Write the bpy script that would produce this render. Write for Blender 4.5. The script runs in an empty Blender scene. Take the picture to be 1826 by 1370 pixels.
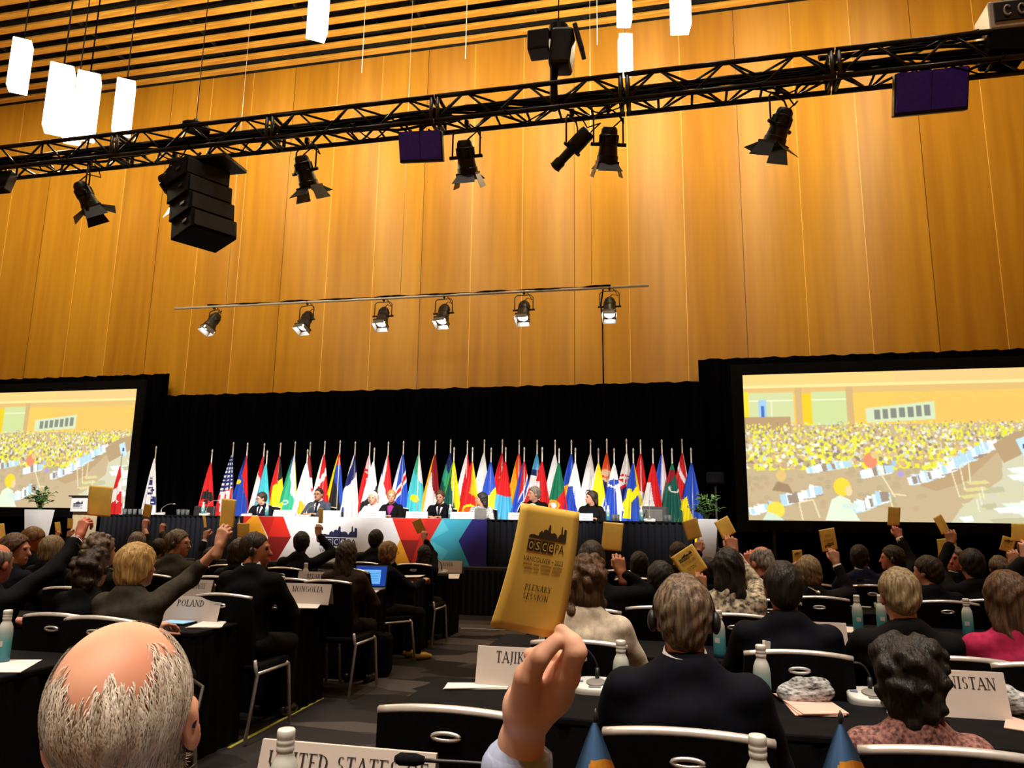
import bpy, bmesh, math, random
import numpy as np
from mathutils import Vector, Matrix, Euler
random.seed(7); rng = np.random.RandomState(7)
R = math.radians
scene = bpy.context.scene
col = scene.collection
# ---------------------------------------------------------------- camera
IW, IH, FPX = 1826, 1370, 1320.0
CAMZ = 1.42
cam_d = bpy.data.cameras.new('camera'); cam = bpy.data.objects.new('camera', cam_d); col.objects.link(cam)
CAMROT = (Matrix.Rotation(R(12.8), 3, 'Z') @ Matrix.Rotation(R(90+10.43), 3, 'X') @ Matrix.Rotation(R(.78), 3, 'Z'))
cam.matrix_world = Matrix.Translation((0, 0, CAMZ)) @ CAMROT.to_4x4()
cam_d.sensor_width = 36; cam_d.lens = FPX/IW*36; cam_d.clip_start = .05; cam_d.clip_end = 100
scene.camera = cam
# ---------------------------------------------------------------- world, exposure
w = bpy.data.worlds.new('hall_air'); scene.world = w; w.use_nodes = True
bg = w.node_tree.nodes['Background']; bg.inputs[0].default_value = (1, .72, .42, 1); bg.inputs[1].default_value = .012
vs = scene.view_settings
vs.view_transform = 'Standard'; vs.look = 'None'; vs.exposure = 0; vs.gamma = 1; vs.use_curve_mapping = False
# ---------------------------------------------------------------- lights of the hall, with some added spots
def lamp(name, kind, loc, target, power, color=(1, 1, 1), size=.2, angle=60, blend=.5, **kw):
    d = bpy.data.lights.new(name, kind); d.energy = power; d.color = color
    o = bpy.data.objects.new(name, d); col.objects.link(o); o.location = loc
    if kind == 'SPOT': d.spot_size = R(angle); d.spot_blend = blend; d.shadow_soft_size = size
    elif kind == 'AREA': d.shape = 'RECTANGLE'; d.size = size; d.size_y = kw.get('size_y', size)
    else: d.shadow_soft_size = size
    if target is not None:
        o.rotation_euler = (Vector(target)-Vector(loc)).to_track_quat('-Z', 'Y').to_euler()
    return o
WARM = (1, .83, .52)
for i in range(9):          # wall washers below the ceiling slats
    x = -21+i*3.4
    lamp('wall_washer', 'SPOT', (x, 10.4, 13.9), (x, 17.5, 10.0), 2050, WARM, .6, 80, 1.)
for i in range(6):          # spots added above the truss, without fixtures, to brighten the slatted ceiling
    x = -12.+i*3.1
    lamp('added_ceiling_spot', 'SPOT', (x, 7.9, 6.5), (x-.6, 13.0, 14.2), 2500, WARM, .3, 92, 1.)
for i in range(4):          # house downlights over the delegates, dimmed; rear row behind camera added to brighten the raised card
    for j in range(4):
        lamp('house_downlight', 'SPOT', (-7+i*3.4, -3.1+j*3.6, 13.9), (-7+i*3.4, -2.6+j*3.6, 0), (2300, 2300, 1200, 500)[j], (1, .88, .74), .3, (64, 50, 50, 50)[j], .6)
STG = (1, .97, .94)
for x, tx, p in ((-7.2, -11.3, 1.15), (-6.0, -8.6, 1.1), (-4.25, -6.4, 1.1), (-2.3, -4.3, 1.0), (-.75, -2.2, 1.0), (1.05, -.1, .9)):   # front light leaving the truss fixtures
    lamp('stage_front_light', 'SPOT', (x, 7.75, 4.95), (tx, 12.9, 1.75), 2200*p, STG, .12, 34, .7)
for x in (-10.2, -8.3, -6.6, -5.1, -3.2, -1.2):                # the six lamps on the pipe, pointing down at the flags
    lamp('pipe_light', 'SPOT', (x, 13.6, 5.2), (x, 14.9, 1.9), 170, (1, .97, .92), .1, 62, .6)

# ---------------------------------------------------------------- picture helpers: a pixel seen on a plane of the room
def ray(px, py): return CAMROT @ Vector(((px-IW/2)/FPX, -(py-IH/2)/FPX, -1))
def at(px, py, Y):
    d = ray(px, py); return Vector((0, 0, CAMZ)) + d*(Y/d.y)
def atz(px, py, z):
    d = ray(px, py); return Vector((0, 0, CAMZ)) + d*((z-CAMZ)/d.z)
def depth(p): return -(CAMROT.transposed() @ (Vector(p)-Vector((0, 0, CAMZ)))).z

# ---------------------------------------------------------------- materials
MATS = {}
def srgb(r, g, b):
    f = lambda c: (c/12.92 if c <= .04045 else ((c+.055)/1.055)**2.4)
    return tuple(f(v/255) for v in (r, g, b))
def mat(name, c, rough=.6, metal=0., var=.15, scale=8., bump=0., stretch=(1, 1, 1), c2=None, emit=0., spec=.5, detail=3.):
    if name in MATS: return MATS[name]
    m = bpy.data.materials.new(name); m.use_nodes = True; nt = m.node_tree; b = nt.nodes['Principled BSDF']
    b.inputs['Roughness'].default_value = rough; b.inputs['Metallic'].default_value = metal
    b.inputs['Specular IOR Level'].default_value = spec
    tc = nt.nodes.new('ShaderNodeTexCoord'); mp = nt.nodes.new('ShaderNodeMapping'); mp.inputs['Scale'].default_value = stretch
    no = nt.nodes.new('ShaderNodeTexNoise'); no.inputs['Scale'].default_value = scale; no.inputs['Detail'].default_value = detail
    nt.links.new(tc.outputs['Object'], mp.inputs[0]); nt.links.new(mp.outputs[0], no.inputs['Vector'])
    cr = nt.nodes.new('ShaderNodeValToRGB'); cr.color_ramp.elements[0].position = .35; cr.color_ramp.elements[1].position = .65
    if c2 is None: a = tuple(v*(1-var) for v in c); z = tuple(min(1, v*(1+var)) for v in c)
    else: a, z = c, c2
    cr.color_ramp.elements[0].color = (*a, 1); cr.color_ramp.elements[1].color = (*z, 1)
    nt.links.new(no.outputs[0], cr.inputs[0]); nt.links.new(cr.outputs[0], b.inputs['Base Color'])
    if bump:
        bp = nt.nodes.new('ShaderNodeBump'); bp.inputs['Strength'].default_value = bump; bp.inputs['Distance'].default_value = .01
        nt.links.new(no.outputs[0], bp.inputs['Height']); nt.links.new(bp.outputs[0], b.inputs['Normal'])
    if emit:
        nt.links.new(cr.outputs[0], b.inputs['Emission Color']); b.inputs['Emission Strength'].default_value = emit
    MATS[name] = m; return m
black_metal = mat('black_metal', (.012, .012, .014), .45, .0, .2, 20)
truss_metal = mat('truss_metal', (.024, .021, .019), .35, .35, .3, 10)
chrome = mat('chrome', (.74, .72, .68), .30, .6, .06, 30)
black_cloth = mat('black_cloth', (.0035, .0035, .0045), .9, 0, .3, 12, spec=.1)
curtain_m = mat('black_velour', (.0018, .0018, .0028), .95, 0, .3, 4, stretch=(3, 3, .2), spec=.0)
skirt_m = mat('dark_blue_skirt', (.0030, .0036, .0075), .8, 0, .3, 5, stretch=(6, 6, .3), spec=.3)
chair_fab = mat('chair_fabric', (.0035, .0035, .0035), .9, 0, .3, 60, spec=.1)
white_plastic = mat('white_plastic', (.62, .62, .58), .4, 0, .05, 5)
paper = mat('paper', (.72, .66, .60), .8, 0, .06, 6)
pink_paper = mat('pink_paper', (.70, .42, .34), .8, 0, .08, 5)
sign_card = mat('sign_card', (.56, .48, .42), .6, 0, .06, 4)
ink = mat('ink', (.02, .014, .012), .7, 0, .2, 30)
navy_ink = mat('navy_ink', (.012, .016, .075), .7, 0, .1, 20)
yellow_card = mat('yellow_card', (.80, .52, .09), .6, 0, .1, 9)
card_ink = mat('card_ink', (.035, .014, .004), .7, 0, .2, 30)
card_grey = mat('card_faint_ink', (.42, .22, .035), .7, 0, .1, 30)
aluminium_teal = mat('teal_print', (.05, .30, .34), .35, .3, .12, 9)
bottle_white = mat('bottle_white', (.66, .66, .60), .35, .1, .05, 8)
bottle_grad = None
stage_white = mat('stage_white', (.80, .80, .80), .5, 0, .03, 5)
glass_m = mat('clear_glass', (.75, .85, .85), .08, 0, .05, 5)
MATS['clear_glass'].node_tree.nodes['Principled BSDF'].inputs['Transmission Weight'].default_value = .9
leaf = mat('leaf_green', (.02, .07, .012), .5, 0, .5, 9, c2=(.06, .15, .03))
lens_hot = mat('lit_lens', (1, .95, .85), .3, 0, 0., 5, emit=30.)
lit_door = mat('lit_door_metal', (.16, .16, .16), .5, 0, .1, 20)  # black doors given a paler grey, standing in for light from the lens
lens_dark = mat('dark_lens', (.05, .05, .06), .1, 0, .1, 5)
grey_plastic = mat('grey_plastic', (.20, .19, .17), .5, 0, .1, 9)
purple_led = mat('purple_led_face', (.07, .035, .60), .35, 0, .15, 40, emit=.035)

# ---------------------------------------------------------------- mesh builder
class MB:
    def __init__(s): s.v = []; s.f = []; s.mi = []; s.cur = 0
    def add(s, vs, fs, mi=None):
        n = len(s.v); s.v += [tuple(v) for v in vs]
        for f in fs: s.f.append(tuple(i+n for i in f)); s.mi.append(s.cur if mi is None else mi)
    def box(s, c, d, rot=None, mi=None):
        c = Vector(c); h = [x/2 for x in d]
        vs = [Vector((sx*h[0], sy*h[1], sz*h[2])) for sx in (-1, 1) for sy in (-1, 1) for sz in (-1, 1)]
        if rot is not None: vs = [rot @ v for v in vs]
        s.add([c+v for v in vs], [(0, 1, 3, 2), (4, 6, 7, 5), (0, 4, 5, 1), (2, 3, 7, 6), (0, 2, 6, 4), (1, 5, 7, 3)], mi)
    def rbox(s, c, d, r=.01, rot=None, mi=None):        # box with chamfered edges
        bm = bmesh.new(); bmesh.ops.create_cube(bm, size=1)
        for v in bm.verts: v.co = Vector((v.co.x*d[0], v.co.y*d[1], v.co.z*d[2]))
        bmesh.ops.bevel(bm, geom=bm.edges[:], offset=min(r, min(d)*.45), segments=2, affect='EDGES', profile=.5)
        c = Vector(c); bm.verts.index_update()
        s.add([c+((rot @ v.co) if rot is not None else v.co) for v in bm.verts], [[v.index for v in f.verts] for f in bm.faces], mi); bm.free()
    def tube(s, pts, r, n=8, mi=None, cap=True):
        pts = [Vector(p) for p in pts]; rs = r if isinstance(r, (list, tuple)) else [r]*len(pts)
        t0 = (pts[1]-pts[0]).normalized(); up = Vector((0, 0, 1)) if abs(t0.z) < .9 else Vector((1, 0, 0))
        a = t0.cross(up).normalized(); vs = []
        for i, p in enumerate(pts):
            t = (pts[min(i+1, len(pts)-1)]-pts[max(i-1, 0)]).normalized()
            a = (a-t*a.dot(t)).normalized(); b = t.cross(a)
            for k in range(n):
                an = 2*math.pi*k/n; vs.append(p+(a*math.cos(an)+b*math.sin(an))*rs[i])
        fs = [(i*n+k, i*n+(k+1) % n, (i+1)*n+(k+1) % n, (i+1)*n+k) for i in range(len(pts)-1) for k in range(n)]
        if cap: fs += [tuple(range(n))[::-1], tuple((len(pts)-1)*n+k for k in range(n))]
        s.add(vs, fs, mi)
    def lathe(s, prof, c=(0, 0, 0), n=20, rot=None, mi=None, mis=None):   # prof: (radius, z)
        c = Vector(c); vs = []
        for r, z in prof:
            for k in range(n):
                an = 2*math.pi*k/n; v = Vector((r*math.cos(an), r*math.sin(an), z)); vs.append(c+(rot @ v if rot is not None else v))
        for i in range(len(prof)-1):
            s.add([], [], 0)
        base = len(s.v); s.v += [tuple(v) for v in vs]
        for i in range(len(prof)-1):
            for k in range(n):
                s.f.append((base+i*n+k, base+i*n+(k+1) % n, base+(i+1)*n+(k+1) % n, base+(i+1)*n+k))
                s.mi.append(mis[i] if mis else (s.cur if mi is None else mi))
        for ring, rev in ((0, True), (len(prof)-1, False)):
            q = [base+ring*n+k for k in range(n)]; s.f.append(tuple(q[::-1] if rev else q)); s.mi.append((mis[0] if rev else mis[-1]) if mis else (s.cur if mi is None else mi))
    def ell(s, c, r, n=12, m=8, rot=None, mi=None):
        c = Vector(c); vs = []; fs = []
        for j in range(m+1):
            th = math.pi*j/m
            for k in range(n):
                an = 2*math.pi*k/n; v = Vector((r[0]*math.sin(th)*math.cos(an), r[1]*math.sin(th)*math.sin(an), r[2]*math.cos(th)))
                vs.append(c+(rot @ v if rot is not None else v))
        for j in range(m):
            for k in range(n): fs.append((j*n+k, (j+1)*n+k, (j+1)*n+(k+1) % n, j*n+(k+1) % n))
        s.add(vs, fs, mi)
    def poly(s, pts, th=None, nrm=(0, 1, 0), mi=None):    # flat polygon with thickness along nrm
        n = len(pts); pts = [Vector(p) for p in pts]; nv = Vector(nrm)
        if th is None: s.add(pts, [tuple(range(n))], mi); return
        s.add(pts+[p+nv*th for p in pts], [tuple(range(n))[::-1], tuple(range(n, 2*n))]+[(i, (i+1) % n, n+(i+1) % n, n+i) for i in range(n)], mi)
    def grid(s, fn, nu, nv, mi=None, mif=None):
        vs = [fn(i/nu, j/nv) for j in range(nv+1) for i in range(nu+1)]; base = len(s.v); s.v += [tuple(v) for v in vs]
        for j in range(nv):
            for i in range(nu):
                s.f.append((base+j*(nu+1)+i, base+j*(nu+1)+i+1, base+(j+1)*(nu+1)+i+1, base+(j+1)*(nu+1)+i))
                s.mi.append(mif((i+.5)/nu, (j+.5)/nv) if mif else (s.cur if mi is None else mi))
    def build(s, name, mats, parent=None, smooth=False, loc=None):
        me = bpy.data.meshes.new(name); me.from_pydata(s.v, [], s.f)
        if not isinstance(mats, (list, tuple)): mats = [mats]
        for m in mats: me.materials.append(m)
        me.polygons.foreach_set('material_index', s.mi)
        if smooth: me.polygons.foreach_set('use_smooth', [True]*len(s.f))
        me.update(); return link(name, me, parent, loc)
def link(name, me, parent=None, loc=None):
    o = bpy.data.objects.new(name, me); col.objects.link(o)
    if parent is not None: o.parent = parent
    if loc is not None: o.location = loc
    return o
def sharp(o, ang=35):
    me = o.data; me.polygons.foreach_set('use_smooth', [True]*len(me.polygons))
    try: me.set_sharp_from_angle(angle=R(ang))
    except Exception: pass
    return o
def tag(o, label, cat, group=None):
    o['label'] = label; o['category'] = cat
    if group: o['group'] = group
    return o
def thing(name, label, cat, loc=(0, 0, 0), rz=0, group=None):
    o = bpy.data.objects.new(name, None); col.objects.link(o); o.empty_display_size = .1
    o.location = loc; o.rotation_euler = (0, 0, rz); return tag(o, label, cat, group)
def struct(o): o['kind'] = 'structure'; return o
def dup(root, loc, rz=0, label=None, cat=None, group=None):
    r = root.copy(); col.objects.link(r); r.location = loc; r.rotation_euler = (0, 0, rz)
    if label: r['label'] = label
    if group: r['group'] = group
    for ch in list(root.children):
        c = ch.copy(); col.objects.link(c); c.parent = r
        for g in list(ch.children):
            d = g.copy(); col.objects.link(d); d.parent = c
    return r

# ---------------------------------------------------------------- lettering
GL = {  # serif capitals: strokes (x0,y0,x1,y1,w), arcs ('a',cx,cy,rx,ry,a0,a1), serifs ('s',x,y)
 'A': (.78, [(.05, 0, .38, 1, .07), (.36, 1, .72, 0, .15), (.18, .34, .56, .34, .06), ('s', .06, 0), ('s', .71, 0)]),
 'B': (.66, [(.15, 0, .15, 1, .15), ('a', .15, .75, .36, .24, -90, 90), ('a', .15, .27, .42, .26, -90, 90), ('s', .1, 0), ('s', .1, 1)]),
 'C': (.74, [('a', .42, .5, .38, .49, 50, 310), (.66, .72, .66, .9, .06)]),
 'D': (.80, [(.15, 0, .15, 1, .15), ('a', .18, .5, .52, .47, -90, 90), ('s', .1, 0), ('s', .1, 1)]),
 'E': (.64, [(.15, 0, .15, 1, .15), (.1, .97, .56, .97, .06), (.15, .51, .44, .51, .06), (.1, .03, .58, .03, .06), (.55, .85, .55, 1, .05), (.57, 0, .57, .15, .05), ('s', .1, 0), ('s', .1, 1)]),
 'F': (.60, [(.15, 0, .15, 1, .15), (.1, .97, .56, .97, .06), (.15, .51, .44, .51, .06), (.55, .82, .55, 1, .05), ('s', .13, 0), ('s', .1, 1)]),
 'G': (.82, [('a', .42, .5, .38, .49, 50, 320), (.70, .05, .70, .42, .14), ('s', .66, .42)]),
 'H': (.84, [(.15, 0, .15, 1, .15), (.66, 0, .66, 1, .15), (.15, .5, .66, .5, .06), ('s', .13, 0), ('s', .13, 1), ('s', .66, 0), ('s', .66, 1)]),
 'I': (.38, [(.18, 0, .18, 1, .15), ('s', .18, 0), ('s', .18, 1)]),
 'J': (.40, [(.24, .1, .24, 1, .15), ('a', .08, .05, .18, .22, -100, 0), ('s', .24, 1)]),
 'K': (.76, [(.15, 0, .15, 1, .15), (.18, .45, .60, 1, .06), (.30, .60, .68, 0, .14), ('s', .13, 0), ('s', .13, 1), ('s', .60, 1), ('s', .68, 0)]),
 'L': (.62, [(.15, 0, .15, 1, .15), (.1, .03, .56, .03, .06), (.56, 0, .56, .2, .05), ('s', .1, 0), ('s', .13, 1)]),
 'M': (.96, [(.14, 0, .14, 1, .07), (.14, 1, .46, .05, .14), (.46, .05, .78, 1, .06), (.80, 0, .80, 1, .15), ('s', .14, 0), ('s', .80, 0), ('s', .10, 1), ('s', .82, 1)]),
 'N': (.84, [(.14, 0, .14, 1, .07), (.14, 1, .68, .02, .15), (.69, 0, .69, 1, .07), ('s', .14, 0), ('s', .10, 1), ('s', .69, 1)]),
 'O': (.84, [('a', .41, .5, .37, .49, 0, 360)]),
 'P': (.66, [(.15, 0, .15, 1, .15), ('a', .18, .72, .38, .26, -90, 90), ('s', .13, 0), ('s', .1, 1)]),
 'R': (.74, [(.15, 0, .15, 1, .15), ('a', .18, .74, .36, .24, -90, 90), (.30, .5, .68, 0, .14), ('s', .13, 0), ('s', .1, 1), ('s', .68, 0)]),
 'S': (.60, [('a', .29, .74, .22, .24, 40, 270), ('a', .29, .26, .23, .25, -140, 90)]),
 'T': (.70, [(.33, 0, .33, 1, .15), (.04, .97, .62, .97, .06), (.05, .8, .05, 1, .05), (.61, .8, .61, 1, .05), ('s', .33, 0)]),
 'U': (.82, [(.15, .3, .15, 1, .15), (.66, .3, .66, 1, .07), ('a', .405, .3, .255, .29, 180, 360), ('s', .13, 1), ('s', .66, 1)]),
 'V': (.76, [(.06, 1, .38, 0, .15), (.38, 0, .70, 1, .06), ('s', .06, 1), ('s', .70, 1)]),
 'W': (1.05, [(.06, 1, .30, 0, .15), (.30, 0, .52, 1, .06), (.50, 1, .74, 0, .15), (.74, 0, .98, 1, .06), ('s', .06, 1), ('s', .98, 1)]),
 'X': (.76, [(.08, 1, .66, 0, .15), (.08, 0, .66, 1, .06), ('s', .08, 1), ('s', .66, 0), ('s', .08, 0), ('s', .66, 1)]),
 'Y': (.72, [(.06, 1, .36, .45, .15), (.36, .45, .66, 1, .06), (.36, 0, .36, .46, .15), ('s', .06, 1), ('s', .66, 1), ('s', .36, 0)]),
 'Z': (.66, [(.06, .97, .58, .97, .06), (.08, .03, .60, .03, .06), (.08, .02, .54, .98, .14)]),
 ' ': (.42, [])}
def serif_quads(text):
    out = []; x = 0
    for ch in text:
        wd, st = GL[ch]
        for q in st:
            if q[0] == 's': out.append([(x+q[1]-.15, q[2]-(.05 if q[2] > .5 else 0)), (x+q[1]+.15, q[2]-(.05 if q[2] > .5 else 0)), (x+q[1]+.15, q[2]+(0 if q[2] > .5 else .05)), (x+q[1]-.15, q[2]+(0 if q[2] > .5 else .05))])
            elif q[0] == 'a':
                _, cx, cy, rx, ry, a0, a1 = q; n = max(6, int(abs(a1-a0)/18)); P = []
                for i in range(n+1):
                    a = R(a0+(a1-a0)*i/n); t = .055+.10*abs(math.cos(a))**1.5
                    P.append(((x+cx+rx*math.cos(a), cy+ry*math.sin(a)), (x+cx+max(rx-t, .02)*math.cos(a), cy+max(ry-t*.6, .02)*math.sin(a))))
                for i in range(n): out.append([P[i][0], P[i+1][0], P[i+1][1], P[i][1]])
            else:
                x0, y0, x1, y1, wq = q; dx, dy = x1-x0, y1-y0
                if abs(dy) > .3*abs(dx): o2 = (wq/2, 0)
                else: o2 = (0, wq/2)
                out.append([(x+x0-o2[0], y0-o2[1]), (x+x1-o2[0], y1-o2[1]), (x+x1+o2[0], y1+o2[1]), (x+x0+o2[0], y0+o2[1])])
        x += wd+.06
    return out, x-.06
def sans_polys(text):
    cu = bpy.data.curves.new('t', 'FONT'); cu.body = text; cu.resolution_u = 2
    o = bpy.data.objects.new('t', cu); me = bpy.data.meshes.new_from_object(o)
    vs = [v.co.copy() for v in me.vertices]; fs = [list(p.vertices) for p in me.polygons]
    bpy.data.objects.remove(o); bpy.data.curves.remove(cu); bpy.data.meshes.remove(me)
    x0 = min(v.x for v in vs); x1 = max(v.x for v in vs); y0 = min(v.y for v in vs); y1 = max(v.y for v in vs)
    return [[((vs[i].x-x0)/(x1-x0), (vs[i].y-y0)/(y1-y0)) for i in f] for f in fs], (x1-x0)/(y1-y0)
def put_serif(mb, text, fn, u0, u1, v0, v1, mi=None):   # fn(u,v)->point ; v up
    qs, wd = serif_quads(text)
    for q in qs: mb.poly([fn(u0+(u1-u0)*x/wd, v0+(v1-v0)*y) for x, y in q], mi=mi)
def put_sans(mb, text, fn, u0, u1, v0, v1, mi=None):
    ps, a = sans_polys(text)
    for q in ps: mb.poly([fn(u0+(u1-u0)*x, v0+(v1-v0)*y) for x, y in q], mi=mi)
SKY = [(0, .16), (.05, .22), (.12, .25), (.18, .2), (.24, .2), (.25, .38), (.31, .55), (.35, .42), (.38, .62), (.44, .66), (.47, .58), (.50, .95), (.53, 1), (.55, .8), (.54, .55), (.58, .45), (.66, .52), (.72, .42), (.76, .2), (.80, .45), (.84, .5), (.845, .95), (.87, 1), (.89, .5), (.92, .5), (.925, .85), (.99, .8), (1, .3)]
def put_skyline(mb, fn, u0, u1, v0, v1, mi=None):
    for (a, h0), (b, h1) in zip(SKY[:-1], SKY[1:]):
        if b <= a: continue
        F = lambda x, h: fn(u0+(u1-u0)*x, v0+(v1-v0)*h)
        mb.poly([F(a, 0), F(b, 0), F(b, h1), F(a, h0)], mi=mi)
# ---------------------------------------------------------------- smooth organic surfaces (distance fields -> one continuous mesh)
def V3(*a): return np.array(a, float)
def sdf_mesh(prims, h, noise=None):
    """prims: ('c',a,b,ra,rb,k) tapered capsule, ('e',c,r,k,Rm) ellipsoid, ('-e',...) subtract, ('cut',n,p) half space removed where dot>0"""
    lo = np.full(3, 1e9); hi = np.full(3, -1e9)
    for q in prims:
        if q[0] == 'c': r = max(q[3], q[4]); a, b = np.array(q[1]), np.array(q[2]); l = np.minimum(a, b)-r; u = np.maximum(a, b)+r
        elif q[0] == 'e': r = max(q[2]); c = np.array(q[1]); l = c-r; u = c+r
        else: continue
        lo = np.minimum(lo, l); hi = np.maximum(hi, u)
    lo -= 3*h; hi += 3*h
    n = np.ceil((hi-lo)/h).astype(int)+1
    ax = [lo[i]+h*np.arange(n[i]) for i in range(3)]
    F = np.full(n, 1.0, np.float32)
    def sub(l, u):
        i0 = np.clip(np.floor((l-lo)/h).astype(int), 0, n-1); i1 = np.clip(np.ceil((u-lo)/h).astype(int)+1, 1, n)
        sl = tuple(slice(a, b) for a, b in zip(i0, i1))
        return sl, np.stack(np.meshgrid(*[ax[i][sl[i]] for i in range(3)], indexing='ij'), -1)
    for q in prims:
        if q[0] == 'c':
            a, b, ra, rb, k = np.array(q[1], float), np.array(q[2], float), q[3], q[4], q[5]
            m = max(ra, rb)+k+2*h; sl, P = sub(np.minimum(a, b)-m, np.maximum(a, b)+m)
            ba = b-a; t = np.clip(((P-a)@ba)/max(ba@ba, 1e-9), 0, 1)
            d = np.linalg.norm(P-a-t[..., None]*ba, axis=-1)-(ra+t*(rb-ra))
        elif q[0] in ('e', '-e'):
            c, r, k = np.array(q[1], float), np.array(q[2], float), q[3]; Rm = q[4] if len(q) > 4 else None
            m = max(r)+k+2*h; sl, P = sub(c-m, c+m)
            p = P-c
            if Rm is not None: p = p@Rm          # Rm columns = local axes
            k0 = np.linalg.norm(p/r, axis=-1); k1 = np.linalg.norm(p/(r*r), axis=-1)+1e-9
            d = k0*(k0-1)/k1
        else:
            nn, pp = np.array(q[1], float), np.array(q[2], float)
            G = (ax[0][:, None, None]-pp[0])*nn[0]+(ax[1][None, :, None]-pp[1])*nn[1]+(ax[2][None, None, :]-pp[2])*nn[2]
            F = np.maximum(F, G.astype(np.float32)); continue
        f = F[sl]
        if q[0] == '-e': F[sl] = np.maximum(f, -d); continue
        if k > 0:
            t = np.clip(.5+.5*(d-f)/k, 0, 1); F[sl] = d*(1-t)+f*t-k*t*(1-t)
        else: F[sl] = np.minimum(f, d)
    if noise is not None:
        X, Y, Z = ax[0][:, None, None], ax[1][None, :, None], ax[2][None, None, :]
        F = F+noise(X, Y, Z)
    F[0], F[-1], F[:, 0], F[:, -1], F[:, :, 0], F[:, :, -1] = 1, 1, 1, 1, 1, 1
    s = F < 0
    cn = [(i, j, k) for i in (0, 1) for j in (0, 1) for k in (0, 1)]
    N = n-1; g = lambda A, c: A[c[0]:N[0]+c[0], c[1]:N[1]+c[1], c[2]:N[2]+c[2]]
    al = np.ones(N, bool); an = np.zeros(N, bool)
    for c in cn: q = g(s, c); al &= q; an |= q
    act = an & ~al; ids = np.full(N, -1, np.int64); cells = np.argwhere(act); ids[act] = np.arange(len(cells))
    if len(cells) == 0: return np.zeros((0, 3)), np.zeros((0, 4), int)
    fv = {c: F[cells[:, 0]+c[0], cells[:, 1]+c[1], cells[:, 2]+c[2]].astype(float) for c in cn}
    acc = np.zeros((len(cells), 3)); cnt = np.zeros(len(cells))
    for c in cn:
        for d in range(3):
            if c[d]: continue
            e = list(c); e[d] = 1; e = tuple(e); fa, fb = fv[c], fv[e]; mk = (fa < 0) != (fb < 0)
            t = np.where(mk, fa/np.where(mk, fa-fb, 1), 0)
            p = np.tile(np.array(c, float), (len(cells), 1)); p[:, d] += t
            acc += p*mk[:, None]; cnt += mk
    verts = lo+h*(cells+acc/cnt[:, None])
    faces = []
    for d in range(3):
        o1, o2 = (d+1) % 3, (d+2) % 3
        A = [slice(1, N[i]) for i in range(3)]; B = list(A); A[d] = slice(0, N[d]); B[d] = slice(1, N[d]+1)
        sa, sb = s[tuple(A)], s[tuple(B)]; ch = np.argwhere(sa != sb)
        if len(ch) == 0: continue
        base = ch.copy(); base[:, o1] += 1; base[:, o2] += 1
        inside = sa[tuple(ch.T)]
        def cid(a, b):
            q = base.copy(); q[:, o1] -= a; q[:, o2] -= b; return ids[tuple(q.T)]
        qd = np.stack([cid(1, 1), cid(0, 1), cid(0, 0), cid(1, 0)], 1)
        qd = np.where(inside[:, None], qd, qd[:, ::-1]); faces.append(qd)
    return verts, np.concatenate(faces)
def mesh_obj(name, parts, mats, parent=None, mi=None):
    """parts: list of (verts, quads); joined in one mesh"""
    vs = []; fs = []; n = 0
    for v, f in parts: vs.append(v); fs.append(f+n); n += len(v)
    v = np.concatenate(vs); f = np.concatenate(fs)
    me = bpy.data.meshes.new(name); me.vertices.add(len(v)); me.vertices.foreach_set('co', v.astype(np.float32).ravel())
    me.loops.add(len(f)*4); me.loops.foreach_set('vertex_index', f.astype(np.int32).ravel())
    me.polygons.add(len(f)); me.polygons.foreach_set('loop_start', np.arange(0, len(f)*4, 4, dtype=np.int32))
    if not isinstance(mats, (list, tuple)): mats = [mats]
    for m in mats: me.materials.append(m)
    if mi is not None: me.polygons.foreach_set('material_index', mi(v[f].mean(1)).astype(np.int32))
    me.polygons.foreach_set('use_smooth', np.ones(len(f), bool)); me.update(calc_edges=True); me.validate()
    return link(name, me, parent)
# ---------------------------------------------------------------- people
SK = {'fair': mat('skin_fair', srgb(196, 140, 112), .5, 0, .1, 14), 'tan': mat('skin_tan', srgb(168, 108, 74), .5, 0, .1, 14),
      'dark': mat('skin_dark', srgb(70, 42, 30), .5, 0, .12, 14), 'red': mat('skin_ruddy', srgb(186, 110, 86), .45, 0, .15, 9)}
eye_m = mat('eye_dark', (.01, .008, .006), .2, 0, 0, 5); lip_m = mat('lip', srgb(150, 76, 66), .5, 0, .05, 9)
def hairm(n, a, b): return mat('hair_'+n, a, .55, 0, 0, 60, .8, (1.5, 1.5, .16), c2=b, spec=.3)
HR = {'black': hairm('black', (.006, .005, .004), (.016, .012, .010)), 'brown': hairm('brown', (.035, .016, .007), (.11, .055, .025)),
      'dkbrown': hairm('dark_brown', (.012, .007, .004), (.04, .022, .011)), 'grey': hairm('grey', (.09, .07, .055), (.30, .25, .20)),
      'blond': hairm('blond', (.20, .11, .03), (.48, .30, .10)), 'white': hairm('white', (.42, .34, .25), (.72, .64, .54)),
      'greybrown': hairm('grey_brown', (.045, .028, .016), (.20, .14, .09)), 'ltbrown': hairm('light_brown', (.09, .045, .015), (.30, .17, .06)),
      'sand': hairm('sandy_grey', (.12, .08, .04), (.32, .24, .13))}
def cloth(n, c, **k): return mat('cloth_'+n, c, .85, 0, .2, 30, spec=.12, **k)
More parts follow.
